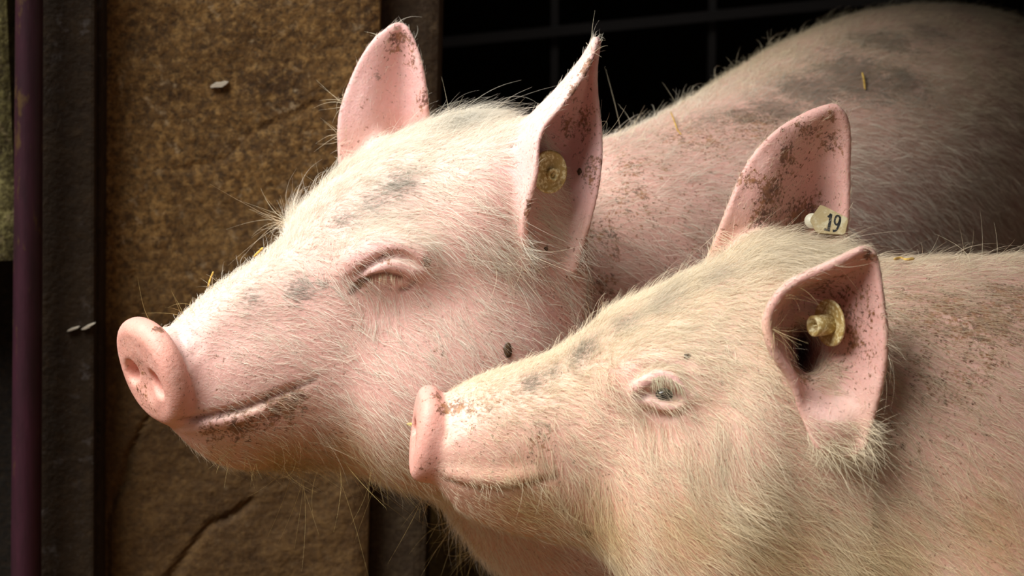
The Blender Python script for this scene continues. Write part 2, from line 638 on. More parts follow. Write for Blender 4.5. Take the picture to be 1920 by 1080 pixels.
class Trunk:
    """neck and trunk: stations (px, top px, bottom px, depth, half width) along a nearly straight axis"""
    def __init__(s, st, p=2.1):
        C = np.array([pz(x, (t + b) / 2, z) for x, t, b, z, w in st])
        H = np.array([(b - t) / 2 * PXM * (DREF - z) / DREF for x, t, b, z, w in st])
        W = np.array([w for *_, w in st])
        s.O = C[0].astype(F32)
        ax = unit([C[-1][0] - C[0][0], 0, C[-1][2] - C[0][2]])
        up = np.array([0, 1.0, 0])
        s.R = np.stack([ax, up, np.cross(ax, up)], 1).astype(F32)
        q = (C - C[0]) @ s.R
        A = q[:, 0]
        s.a, s.cu = catmull(A, q[:, 1], 300)
        s.cs = catmull(A, q[:, 2], 300)[1]
        s.H = np.maximum(catmull(A, H, 300)[1], .004); s.W = np.maximum(catmull(A, W, 300)[1], .004)
        s.p = p
        m = H.max() + .03
        s.lo = C.min(0) - m; s.hi = C.max(0) + m

    def __call__(s, P):
        q = (P - s.O) @ s.R
        ac = np.clip(q[:, 0], s.a[0], s.a[-1])
        I = lambda t: np.interp(ac, s.a, t).astype(F32)
        H, W = I(s.H), I(s.W)
        y = np.abs(q[:, 1] - I(s.cu)) / H
        x = np.abs(q[:, 2] - I(s.cs)) / W
        p = s.p
        r = (x ** p + y ** p) ** (1 / p) + 1e-6
        g = np.sqrt(((x / r) ** (p - 1) / W) ** 2 + ((y / r) ** (p - 1) / H) ** 2) + 1e-6
        d = (r - 1) / g
        e = np.maximum(s.a[0] - q[:, 0], q[:, 0] - s.a[-1])
        return smax(d, e, 0.02).astype(F32)


class Disc:
    """snout disc: rounded flat oval, axis = local a"""
    def __init__(s, fr, c, w, h, t, rnd, tilt=0.0, yaw=0.0):
        s.f, s.c, s.w, s.h, s.t, s.rnd = fr, np.asarray(c, F32), w, h, t, rnd
        s.ct, s.st = math.cos(tilt), math.sin(tilt)
        s.cy, s.sy = math.cos(yaw), math.sin(yaw)
        o = fr.fr(c)
        m = max(w, h) + t
        s.lo = o - m; s.hi = o + m

    def loc(s, P):
        q = (s.f.to(P) - s.c).astype(F32)
        q = np.stack([q[:, 0] * s.cy - q[:, 2] * s.sy, q[:, 1], q[:, 0] * s.sy + q[:, 2] * s.cy], 1)
        return np.stack([q[:, 0] * s.ct + q[:, 1] * s.st, -q[:, 0] * s.st + q[:, 1] * s.ct, q[:, 2]], 1)

    def un(s, q):
        T = np.array([[s.ct, s.st, 0], [-s.st, s.ct, 0], [0, 0, 1]]) @ np.array([[s.cy, 0, -s.sy], [0, 1, 0], [s.sy, 0, s.cy]])
        return s.f.fr(np.asarray(q, float) @ T + s.c), s.f.R @ T.T

    def __call__(s, P):
        q = s.loc(P)
        w, h = s.w - s.rnd, s.h - s.rnd
        # a little flatter at the bottom, as a snout disc is
        x = np.abs(q[:, 2]) / w; y = q[:, 1] / h
        p = 2.3
        r = (x ** p + np.abs(y) ** p) ** (1 / p) + 1e-6
        g = np.sqrt(((x / r) ** (p - 1) / w) ** 2 + ((np.abs(y) / r) ** (p - 1) / h) ** 2) + 1e-6
        d2 = np.maximum((r - 1) / g, 0)
        da = np.maximum(np.abs(q[:, 0]) - (s.t - s.rnd), 0)
        out = np.sqrt(d2 * d2 + da * da) - s.rnd
        return out.astype(F32)


class Field:
    def __init__(s):
        s.ops = []

    def add(s, prim, k=0.02):
        s.ops.append(('+', prim, k)); return s

    def sub(s, prim, k=0.006):
        s.ops.append(('-', prim, k)); return s

    def _chunk(s, P):
        lo, hi = P.min(0), P.max(0)
        d = np.full(len(P), 0.5, F32)
        for op, f, k in s.ops:
            m = k + (0.05 if k > .013 else 0.012)
            if op == '-': m = k + 0.004
            flo, fhi = (f.lo - m).astype(F32), (f.hi + m).astype(F32)
            if np.any(flo > hi) or np.any(fhi < lo):
                idx = np.zeros(0, int)
            elif np.all(lo >= flo) and np.all(hi <= fhi):
                idx = None
            else:
                idx = np.where(((P >= flo) & (P <= fhi)).all(1))[0]
            if op == '+' and idx is not None and k > .013:
                g = np.maximum(np.maximum(f.lo.astype(F32) - P, P - f.hi.astype(F32)), 0)
                g = np.sqrt(np.einsum('ij,ij->i', g, g)) + 0.01
                far = np.ones(len(P), bool); far[idx] = False
                d = np.where(far, np.minimum(d, np.maximum(g, m)), d)
            if idx is None:
                e = f(P)
                d = smin(d, e, k) if op == '+' else smax(d, -e, k)
            elif len(idx):
                e = f(P[idx])
                d[idx] = smin(d[idx], e, k) if op == '+' else smax(d[idx], -e, k)
        return d.astype(F32)

    def __call__(s, P, n=65536):
        P = np.asarray(P, F32)
        return np.concatenate([s._chunk(P[i:i + n]) for i in range(0, len(P), n)])

    def hit(s, px, py, z0=0.35, z1=-1.3, step=0.004):
        """where the camera ray of a pixel first meets the surface; returns point and outward normal"""
        zs = np.arange(z0, z1, -step)
        k = PXM * (DREF - zs) / DREF
        P = np.stack([(px - IMG_W / 2) * k, (IMG_H / 2 - py) * k, zs], 1)
        d = s(P)
        i = np.argmax(d < 0)
        if d[i] >= 0: i = int(np.argmin(d))
        if i == 0: i = 1
        t = d[i - 1] / (d[i - 1] - d[i] + 1e-9)
        t = float(np.clip(t, 0, 1))
        p = P[i - 1] * (1 - t) + P[i] * t
        e = 0.003
        g = np.array([s(np.array([p + e * ax, p - e * ax])) for ax in np.eye(3)])
        return p, unit(g[:, 0] - g[:, 1])


def ear_samples(rows, rad, spacing=0.0018):
    """rows: base->tip, each a list of (px,py,z). Returns dense points, radii, u(base->tip), v(front->back)."""
    G = np.array([[pz(*c) for c in r] for r in rows])
    nr, nc = G.shape[:2]
    Lr = np.linalg.norm(np.diff(G, axis=0), axis=2).sum(0).max()
    Lc = np.linalg.norm(np.diff(G, axis=1), axis=2).sum(1).max()
    nu, nv = int(Lr / spacing) + 2, int(Lc / spacing) + 2
    A = np.stack([[catmull(np.arange(nr), G[:, j, k], nu)[1] for j in range(nc)] for k in range(3)], -1)  # nc,nu,3
    S = np.stack([[catmull(np.arange(nc), A[:, i, k], nv)[1] for i in range(nu)] for k in range(3)], -1)  # nu,nv,3
    R = np.asarray(rad, float)
    RU = np.stack([catmull(np.arange(nr), R[:, j], nu)[1] for j in range(nc)])
    RS = np.stack([catmull(np.arange(nc), RU[:, i], nv)[1] for i in range(nu)])
    u, v = np.meshgrid(np.linspace(0, 1, nu), np.linspace(0, 1, nv), indexing='ij')
    NI = np.cross(np.gradient(S, axis=1), np.gradient(S, axis=0))
    NI /= np.linalg.norm(NI, axis=2, keepdims=True) + 1e-9
    UT = np.gradient(S, axis=0); UT /= np.linalg.norm(UT, axis=2, keepdims=True) + 1e-9
    return S.reshape(-1, 3), RS.reshape(-1), u.reshape(-1), v.reshape(-1), NI.reshape(-1, 3), UT.reshape(-1, 3)


def axis_coords(lo, hi, flo, fhi, h, grow=1.09, hmax=0.011):
    c = list(np.arange(flo, fhi + h, h))
    s, x = h, c[-1]
    while x < hi:
        s = min(s * grow, hmax); x += s; c.append(x)
    s, x, pre = h, flo, []
    while x > lo:
        s = min(s * grow, hmax); x -= s; pre.append(x)
    c = pre[::-1] + c
    while (len(c) - 1) % 8: c.append(c[-1] + (c[-1] - c[-2]))
    return np.array(c), len(pre)


def build_surface(field, ears, lo, hi, flo, fhi, h, k_ear=0.010):
    ax, off = zip(*[axis_coords(lo[i], hi[i], flo[i], fhi[i], h) for i in range(3)])
    n = [len(a) for a in ax]
    D = np.full(n, 1.0, F32)
    nb = [(m - 1) // 8 for m in n]
    cen = [0.5 * (a[:-1:8] + a[8::8]) for a in ax]
    hs = [0.5 * (a[8::8] - a[:-1:8]) for a in ax]
    BX = np.stack(np.meshgrid(*cen, indexing='ij'), -1).reshape(-1, 3)
    HB = np.sqrt((np.stack(np.meshgrid(*hs, indexing='ij'), -1).reshape(-1, 3) ** 2).sum(1))
    dc = field(BX)
    keep = np.abs(dc) < HB * 1.7 + 0.012
    earD = np.full(n, 0.1, F32)
    emask = np.zeros(nb, bool)
    for S, R, *_ in ears:
        idx = np.stack([np.round((S[:, i] - flo[i]) / h).astype(int) + off[i] for i in range(3)], 1)
        w = int(math.ceil((R.max() + k_ear) / h)) + 1
        for dx in range(-w, w + 1):
            for dy in range(-w, w + 1):
                for dz in range(-w, w + 1):
                    if dx*dx + dy*dy + dz*dz > w*w + 2: continue
                    q = idx + (dx, dy, dz)
                    P = np.stack([ax[i][np.clip(q[:, i], 0, n[i] - 1)] for i in range(3)], 1)
                    d = (np.sqrt(((P - S) ** 2).sum(1)) - R).astype(F32)
                    np.minimum.at(earD, (q[:, 0], q[:, 1], q[:, 2]), d)
        q = idx // 8
        for dx in (-1, 0, 1):
            for dy in (-1, 0, 1):
                for dz in (-1, 0, 1):
                    emask[np.clip(q[:, 0]+dx, 0, nb[0]-1), np.clip(q[:, 1]+dy, 0, nb[1]-1), np.clip(q[:, 2]+dz, 0, nb[2]-1)] = True
    keep = keep.reshape(nb) | emask
    # sign fill
    sg = np.where(dc.reshape(nb) < 0, F32(-0.1), F32(0.1))
    D[:-1, :-1, :-1] = np.repeat(np.repeat(np.repeat(sg, 8, 0), 8, 1), 8, 2)
    bi = np.argwhere(keep)
    o = np.arange(9)
    oo = np.stack(np.meshgrid(o, o, o, indexing='ij'), -1).reshape(-1, 3)
    for c0 in range(0, len(bi), 90):
        ii = (bi[c0:c0 + 90, None, :] * 8 + oo[None]).reshape(-1, 3)
        P = np.stack([ax[i][ii[:, i]] for i in range(3)], 1).astype(F32)
        D[ii[:, 0], ii[:, 1], ii[:, 2]] = field._chunk(P)
    D = np.where(earD < 0.09, smin(D, earD, k_ear), D)
    # surface nets
    s = D < 0
    cnt = np.zeros([m - 1 for m in n], np.int8)
    for dx in (0, 1):
        for dy in (0, 1):
            for dz in (0, 1):
                cnt += s[dx:n[0]-1+dx, dy:n[1]-1+dy, dz:n[2]-1+dz]
    act = np.argwhere((cnt > 0) & (cnt < 8))
    del cnt
    vid = np.full([m - 1 for m in n], -1, np.int32)
    vid[act[:, 0], act[:, 1], act[:, 2]] = np.arange(len(act))
    acc = np.zeros((len(act), 3)); num = np.zeros(len(act))
    for axis in range(3):
        o1, o2 = [a for a in range(3) if a != axis]
        for e1 in (0, 1):
            for e2 in (0, 1):
                c0 = act.copy(); c0[:, o1] += e1; c0[:, o2] += e2
                c1 = c0.copy(); c1[:, axis] += 1
                d0 = D[c0[:, 0], c0[:, 1], c0[:, 2]]; d1 = D[c1[:, 0], c1[:, 1], c1[:, 2]]
                m = (d0 < 0) != (d1 < 0)
                t = np.where(m, d0 / np.where(m, d0 - d1, 1), 0)
                P = np.stack([ax[i][c0[:, i]] for i in range(3)], 1)
                P[:, axis] += t * (ax[axis][c1[:, axis]] - ax[axis][c0[:, axis]])
                acc[m] += P[m]; num[m] += 1
    V = acc / num[:, None]
    quads = []
    for axis in range(3):
        o1, o2 = [a for a in range(3) if a != axis]
        sl0 = [slice(None)] * 3; sl1 = [slice(None)] * 3
        sl0[axis] = slice(0, -1); sl1[axis] = slice(1, None)
        e = np.argwhere(s[tuple(sl0)] != s[tuple(sl1)])
        e = e[(e[:, o1] > 0) & (e[:, o2] > 0) & (e[:, o1] < n[o1]-1) & (e[:, o2] < n[o2]-1)]
        neg = s[e[:, 0], e[:, 1], e[:, 2]]
        cc = []
        for e1, e2 in ((0, 0), (-1, 0), (-1, -1), (0, -1)):
            q = e.copy(); q[:, o1] += e1; q[:, o2] += e2
            cc.append(vid[q[:, 0], q[:, 1], q[:, 2]])
        Q = np.stack(cc, 1)
        flip = neg if axis != 1 else ~neg
        Q[~flip] = Q[~flip][:, ::-1]
        quads.append(Q)
    Q = np.concatenate(quads)
    Q = Q[(Q >= 0).all(1)]
    # keep the component(s) actually attached: drop tiny islands is unnecessary here
    return V, Q


def smooth_verts(V, Q, it=2, lam=0.5):
    E = np.concatenate([Q[:, [0, 1]], Q[:, [1, 2]], Q[:, [2, 3]], Q[:, [3, 0]]])
    n = len(V)
    deg = np.bincount(E[:, 0], minlength=n) + np.bincount(E[:, 1], minlength=n)
    for i in range(it):
        for sgn in (lam, -lam * 1.04):
            A = np.zeros_like(V)
            for k in range(3):
                A[:, k] = (np.bincount(E[:, 0], V[E[:, 1], k], n) + np.bincount(E[:, 1], V[E[:, 0], k], n))
            A /= np.maximum(deg, 1)[:, None]
            V = V + sgn * (A - V)
    return V


def vert_normals(V, Q):
    nf = np.cross(V[Q[:, 2]] - V[Q[:, 0]], V[Q[:, 3]] - V[Q[:, 1]])
    N = np.zeros_like(V)
    for j in range(4):
        for k in range(3):
            N[:, k] += np.bincount(Q[:, j], nf[:, k], len(V))
    return N / (np.linalg.norm(N, axis=1)[:, None] + 1e-12)


def quad_mesh(name, V, Q, mat, parent, attrs=None):
    me = bpy.data.meshes.new(name)
    me.vertices.add(len(V)); me.vertices.foreach_set('co', V.astype(F32).ravel())
    me.loops.add(len(Q) * 4); me.loops.foreach_set('vertex_index', Q.astype(np.int32).ravel())
    me.polygons.add(len(Q))
    me.polygons.foreach_set('loop_start', np.arange(0, len(Q) * 4, 4, dtype=np.int32))
    me.update(calc_edges=True)
    me.validate()
    me.shade_smooth()
    for k, a in (attrs or {}).items():
        if a.ndim == 1:
            at = me.attributes.new(k, 'FLOAT', 'POINT'); at.data.foreach_set('value', a.astype(F32))
        else:
            at = me.attributes.new(k, 'FLOAT_COLOR', 'POINT')
            at.data.foreach_set('color', np.concatenate([a, np.ones((len(a), 1))], 1).astype(F32).ravel())
    o = bpy.data.objects.new(name, me)
    COL.objects.link(o)
    me.materials.append(mat)
    o.parent = parent
    return o


# ------------------------------------------------------------------ the pig looking out, eyes shut
def S(x):
    return np.asarray(x, float)


def surf_line(field, pix, off=0.0):
    out = []
    for (x, y) in pix:
        p, n = field.hit(x, y)
        out.append(p + n * off)
    return np.array(out)


def mirror(fr, P):
    q = (np.asarray(P) - fr.O) @ fr.R
    q[:, 2] *= -1
    return fr.fr(q)


def dens(P, n=6):
    u = np.arange(len(P))
    return np.stack([catmull(u, P[:, i], n * (len(P) - 1) + 1)[1] for i in range(3)], 1)


DOWN = MV.T @ np.array([0, 0, -1.0])        # world down in the design frame


def leg_points(hip, foot_world_xy, fwd_w, front=True):
    """joint points of a leg from a hip point (design frame) to the floor"""
    h = v2w(hip)
    fx, fy = foot_world_xy
    f = np.array([fwd_w[0], fwd_w[1], 0.0])
    H = h[2]
    if front:
        J = [h, np.array([h[0]*.6+fx*.4, h[1]*.6+fy*.4, H*.62]) + f*-.02, np.array([fx, fy, H*.36]) + f*.015,
             np.array([fx, fy, .10]) + f*-.005, np.array([fx, fy, .035]) + f*.02]
        R = [.075, .055, .036, .028, .034]
    else:
        J = [h, np.array([h[0]*.6+fx*.4, h[1]*.6+fy*.4, H*.66]) + f*.06, np.array([fx, fy, H*.40]) + f*-.06,
             np.array([fx, fy, .11]) + f*-.02, np.array([fx, fy, .035]) + f*.01]
        R = [.115, .085, .042, .028, .034]
    return w2v(np.array(J)), R


def snout_relief(F, disc, nz, ny, r):
    o, R = disc.un((0, 0, 0))
    c, _ = disc.un((-disc.t - 0.026, -0.003, 0))
    F.sub(Ell(c, (0.0282, disc.h * .62, disc.w * .66), R), 0.008)
    for s in (1, -1):
        c, _ = disc.un((-disc.t + 0.001, ny, nz * s))
        th = -0.6 * s
        Rr = R @ np.array([[1, 0, 0], [0, math.cos(th), -math.sin(th)], [0, math.sin(th), math.cos(th)]])
        F.sub(Ell(c, (0.024, r[0], r[1]), Rr), 0.004)


def groove(F, fr, pix, r, off=0.0, k=0.004, both=True):
    P = dens(surf_line(F, pix, off), 5)
    rr = np.full(len(P), r) * np.clip(np.minimum(np.linspace(0.35, 4, len(P)), np.linspace(4, 0.35, len(P))), 0, 1)
    G = [Chain(P, rr)]
    if both: G.append(Chain(mirror(fr, P), rr))
    return [('-', g, k) for g in G]


def ridge(F, fr, pix, r, off=0.0, k=0.006, both=True):
    return [('+', g, kk) for _, g, kk in groove(F, fr, pix, r, off, k, both)]


def pig_one():
    O = pz(283, 695, -0.05)
    fr = head_frame(O, 28, 12)
    F = Field()
    A = [0.000, 0.014, 0.062, 0.090, 0.116, 0.148, 0.187, 0.245, 0.307, 0.372]
    T = [0.032, 0.038, 0.078, 0.095, 0.114, 0.158, 0.190, 0.220, 0.233, 0.215]
    B = [-.030, -.044, -.083, -.091, -.091, -.089, -.091, -.098, -.100, -.080]
    W = [0.031, 0.034, 0.041, 0.046, 0.053, 0.066, 0.081, 0.098, 0.106, 0.100]
    F.add(Loft(fr, A, T, B, W, 2.25), 0.001)
    E = lambda c, r: Ell(fr.fr(c), r, fr.R)
    for s in (1, -1):
        F.add(E((0.265, -0.015, 0.066 * s), (0.085, 0.082, 0.055)), 0.05)      # cheek
        F.add(E((0.200, 0.112, 0.058 * s), (0.050, 0.024, 0.028)), 0.03)       # brow
        F.add(E((0.110, -0.010, 0.032 * s), (0.060, 0.040, 0.022)), 0.03)      # upper lip
    F.add(Trunk([(900, 400, 720, -.27, .09), (1050, 285, 850, -.33, .125), (1200, 246, 880, -.41, .15), (1380, 160, 850, -.54, .175),
                 (1560, 55, 780, -.70, .20), (1700, 10, 720, -.86, .21), (1820, 26, 660, -1.0, .19), (1930, 90, 560, -1.12, .13),
                 (1990, 200, 400, -1.19, .03)]), 0.06)
    F.add(SoftChain([fr.fr((0.25, -0.03, 0)), pz(920, 780, -0.24), pz(1070, 900, -0.33), pz(1200, 880, -0.42)], [0.05, 0.085, 0.115, 0.14], 12), 0.06)
    fwd = v2w(pz(1200, 500, -.41)) - v2w(pz(1700, 350, -.86)); fwd = unit([fwd[0], fwd[1], 0])[:2]
    side = np.array([-fwd[1], fwd[0]])
    for s in (1, -1):
        w = v2w(pz(1180, 700, -0.40))[:2] + side * .10 * s
        J, R = leg_points(w2v(np.array([w[0], w[1], 0.50])), w, fwd, True)
        F.add(SoftChain(J, R), 0.05)
        w = v2w(pz(1700, 350, -.86))[:2] - fwd * .08 + side * .12 * s
        J, R = leg_points(w2v(np.array([w[0], w[1], 0.58])), w, fwd, False)
        F.add(SoftChain(J, R), 0.05)
    # ear roots blended into the skull
    p, n = F.hit(930, 375)
    F.add(SoftChain([p - n * .032, pz(952, 315, -.095), pz(1000, 245, -.090)], [.046, .033, .009]), 0.035)
    F.add(SoftChain([pz(745, 345, -.22), pz(715, 305, -.205), pz(708, 255, -.198)], [.035, .022, .004]), 0.03)
    # snout disc
    disc = Disc(fr, (0.003, 0.0, 0), 0.049, 0.0485, 0.0118, 0.0108, math.radians(20), math.radians(9))
    F.add(disc, 0.0065)
    det = []
    det += ridge(F, fr, [(345, 806), (400, 793), (450, 784), (500, 767)], .005, -.0042, .010)
    det += groove(F, fr, [(334, 790), (370, 784), (410, 776), (450, 767), (500, 749), (550, 729), (594, 711)], .0042, .0004, .003)
    det += ridge(F, fr, [(638, 508), (680, 478), (726, 461), (778, 470), (806, 496)], .0105, -.0055, .014)
    det += ridge(F, fr, [(676, 524), (702, 506), (735, 499), (768, 508), (786, 522)], .0072, -.0022, .006)
    det += groove(F, fr, [(664, 522), (688, 499), (722, 482), (756, 482), (788, 500)], .0034, .0034, .004)
    det += groove(F, fr, [(654, 553), (674, 532), (695, 520), (722, 514), (750, 519), (778, 534)], .0034, .0030, .0025)
    det += groove(F, fr, [(748, 546), (764, 541), (778, 528)], .0026, .0014, .003)
    for x0, y0, x1, y1 in ((330, 612, 352, 690), (346, 612, 366, 672), (362, 620, 378, 660)):
        det += groove(F, fr, [(x0, y0), ((x0 + x1) / 2 + 4, (y0 + y1) / 2), (x1, y1)], .0022, .0008, .004)
    F.ops += det
    snout_relief(F, disc, 0.0225, -0.002, (.0120, .0092))
    ears = []
    near = [[(986, 498, -.080), (958, 488, -.115), (1010, 510, -.125), (1074, 503, -.105)],
            [(985, 410, -.055), (940, 390, -.105), (1012, 408, -.138), (1106, 405, -.102)],
            [(1003, 325, -.042), (940, 310, -.095), (1032, 320, -.138), (1122, 322, -.102)],
            [(1012, 250, -.045), (985, 236, -.085), (1062, 245, -.135), (1124, 250, -.112)],
            [(1062, 185, -.065), (1046, 170, -.09), (1088, 178, -.122), (1116, 172, -.112)],
            [(1100, 125, -.085), (1090, 116, -.10), (1106, 118, -.112), (1116, 122, -.108)],
            [(1117, 78, -.10), (1116, 76, -.102), (1119, 76, -.106), (1121, 78, -.106)]]
    rn = [[.0045, .005, .005, .0045], [.0035, .0045, .0045, .003], [.0032, .0035, .0035, .003], [.0032, .0032, .003, .003],
          [.0032, .003, .003, .003], [.0034, .003, .003, .003], [.0034, .0034, .0034, .0034]]
    ears.append(ear_samples(near, rn))
    far = [[(645, 330, -.19), (700, 320, -.20), (760, 300, -.22), (800, 270, -.21)],
           [(640, 225, -.185), (690, 215, -.192), (755, 205, -.215), (798, 190, -.195)],
           [(668, 137, -.185), (705, 130, -.190), (752, 125, -.205), (788, 125, -.19)],
           [(702, 80, -.185), (725, 75, -.188), (753, 75, -.197), (774, 80, -.19)],
           [(735, 52, -.187), (743, 49, -.188), (752, 49, -.191), (760, 54, -.190)]]
    rf = [[.005] * 4, [.0034, .004, .004, .003], [.0032] * 4, [.0032] * 4, [.0034] * 4]
    ears.append(ear_samples(far, rf))
    return fr, F, disc, ears


def pig_two():
    O = pz(800, 815, 0.06)
    fr = head_frame(O, 3, 18)
    F = Field()
    k = PXM * 0.97
    c = 1 / math.cos(math.radians(18))
    ax = np.array([-14, 15, 60, 120, 180, 240, 340, 440, 530, 620, 720])
    A = ax * k
    T = np.array([60, 66, 84, 108, 126, 148, 214, 266, 300, 325, 300]) * k * c
    B = np.array([-72, -90, -138, -170, -188, -196, -200, -205, -215, -220, -200]) * k * c
    W = np.array([.032, .034, .038, .043, .047, .053, .066, .080, .090, .094, .090])
    F.add(Loft(fr, A, T, B, W, 2.25), 0.001)
    E = lambda c, r: Ell(fr.fr(c), r, fr.R)
    for s in (1, -1):
        F.add(E((0.250, -0.02, 0.054 * s), (0.075, 0.075, 0.050)), 0.05)
        F.add(E((0.190, 0.072, 0.052 * s), (0.042, 0.022, 0.026)), 0.03)
        F.add(E((0.085, 0.000, 0.028 * s), (0.055, 0.036, 0.020)), 0.03)
    F.add(Trunk([(1380, 590, 980, .05, .085), (1520, 500, 1090, .03, .12), (1680, 487, 1160, .01, .145), (1850, 482, 1220, -.02, .16),
                 (2200, 474, 1260, -.08, .18), (2700, 474, 1270, -.16, .19), (3000, 500, 1220, -.21, .17), (3200, 600, 1080, -.25, .11),
                 (3280, 750, 900, -.26, .03)]), 0.06)
    F.add(SoftChain([fr.fr((0.22, -0.05, 0)), pz(1330, 1010, 0.05), pz(1560, 1060, 0.02), pz(1800, 1000, 0.0)], [0.04, 0.075, 0.11, 0.13], 14), 0.05)
    fwd = v2w(pz(1680, 800, .01)) - v2w(pz(2700, 800, -.16)); fwd = unit([fwd[0], fwd[1], 0])[:2]
    side = np.array([-fwd[1], fwd[0]])
    for s in (1, -1):
        w = v2w(pz(1750, 1000, -0.01))[:2] + side * .09 * s
        J, R = leg_points(w2v(np.array([w[0], w[1], 0.42])), w, fwd, True)
        F.add(SoftChain(J, R), 0.05)
        w = v2w(pz(2800, 850, -.18))[:2] - fwd * .05 + side * .10 * s
        J, R = leg_points(w2v(np.array([w[0], w[1], 0.46])), w, fwd, False)
        F.add(SoftChain(J, R), 0.05)
    F.add(SoftChain([pz(1450, 530, .05), pz(1430, 485, .045), pz(1425, 435, .045)], [.035, .022, .004]), 0.03)
    disc = Disc(fr, (-0.001, 0.001, 0), 0.036, 0.0395, 0.0092, 0.0087, math.radians(-7), math.radians(3))
    F.add(disc, 0.007)
    det = []
    det += groove(F, fr, [(834, 900), (880, 911), (920, 914), (960, 912), (1000, 905), (1045, 894)], .0032, .001)
    det += ridge(F, fr, [(850, 890), (900, 897), (950, 898), (1000, 890)], .005, -.003, .010)
    for x0, y0, x1, y1 in ((842, 752, 836, 830), (858, 750, 852, 815), (876, 750, 872, 805)):
        det += groove(F, fr, [(x0, y0), ((x0 + x1) / 2 + 3, (y0 + y1) / 2), (x1, y1)], .0022, .0008, .004)
    ec, en = F.hit(1240, 735)
    R = np.stack([unit(np.cross(np.cross(en, [1, -.28, 0]), en)), unit(np.cross(en, [1, -.28, 0])), en], 1)
    lids = []
    lids += ridge(F, fr, [(1186, 734), (1204, 716), (1235, 702), (1266, 712), (1288, 742)], .0060, -.0025, .010)
    lids += ridge(F, fr, [(1190, 752), (1218, 752), (1245, 766), (1270, 766), (1288, 750)], .0042, -.0014, .008)
    crease = groove(F, fr, [(1178, 720), (1204, 694), (1240, 683), (1274, 693), (1298, 728)], .0030, .0014, .006)
    under = groove(F, fr, [(1210, 766), (1240, 778), (1270, 777), (1290, 764)], .0026, .0012, .005)
    det += lids + crease + under
    F.ops += det
    eye = [(ec, en)]
    slit = dens(np.array([F.hit(x, y)[0] for x, y in ((1196, 745), (1216, 738), (1240, 737), (1262, 743), (1282, 752))]), 5)
    sr = np.interp(np.linspace(0, 1, len(slit)), [0, .25, .5, .75, 1], [.0016, .0042, .0066, .0060, .0018])
    for P in (slit, mirror(fr, slit)):
        F.sub(Chain(P, sr), .003)
    snout_relief(F, disc, 0.0155, -0.001, (.0075, .0046))
    # the ear canal
    F.sub(SoftChain([pz(1520, 640, .175), pz(1503, 655, .13), pz(1498, 670, .060)], [.030, .020, .014]), .010)
    near = [[(1532, 838, .172), (1552, 850, .168), (1575, 853, .166), (1600, 850, .168), (1620, 836, .172)],
            [(1503, 768, .172), (1528, 770, .170), (1562, 772, .167), (1605, 770, .168), (1640, 762, .174)],
            [(1486, 712, .178), (1492, 708, .135), (1505, 704, .085), (1575, 695, .145), (1655, 697, .180)],
            [(1447, 650, .190), (1474, 648, .135), (1500, 650, .068), (1572, 635, .143), (1660, 628, .185)],
            [(1440, 592, .190), (1470, 590, .140), (1502, 592, .095), (1580, 574, .150), (1653, 565, .186)],
            [(1478, 537, .192), (1502, 538, .160), (1532, 537, .147), (1600, 527, .162), (1646, 512, .186)],
            [(1560, 496, .197), (1577, 500, .182), (1597, 502, .172), (1620, 497, .176), (1641, 490, .187)],
            [(1612, 470, .196), (1618, 469, .193), (1624, 469, .190), (1630, 471, .189), (1635, 476, .190)]]
    rn = [[.0028] * 5, [.003] * 5, [.004, .004, .005, .004, .003], [.004, .004, .005, .004, .003], [.0042, .004, .004, .0035, .003],
          [.0042, .0036, .0036, .0034, .003], [.004, .0034, .0034, .0034, .0032], [.0036] * 5]
    far = [[(1335, 490, .045), (1400, 490, .04), (1480, 485, .02), (1575, 480, .03)],
           [(1366, 400, .055), (1430, 400, .045), (1520, 400, .0), (1587, 400, .03)],
           [(1404, 312, .055), (1455, 310, .05), (1530, 310, .02), (1588, 310, .035)],
           [(1453, 254, .055), (1490, 252, .05), (1545, 252, .035), (1589, 254, .04)],
           [(1507, 219, .05), (1530, 217, .05), (1560, 217, .045), (1584, 224, .045)],
           [(1545, 204, .048), (1556, 202, .048), (1566, 202, .047), (1574, 208, .047)]]
    rf = [[.005] * 4, [.0036, .004, .004, .003], [.0032] * 4, [.0032] * 4, [.0032] * 4, [.0034] * 4]
    ears = [ear_samples(near, rn), ear_samples(far, rf)]
    return fr, F, disc, ears


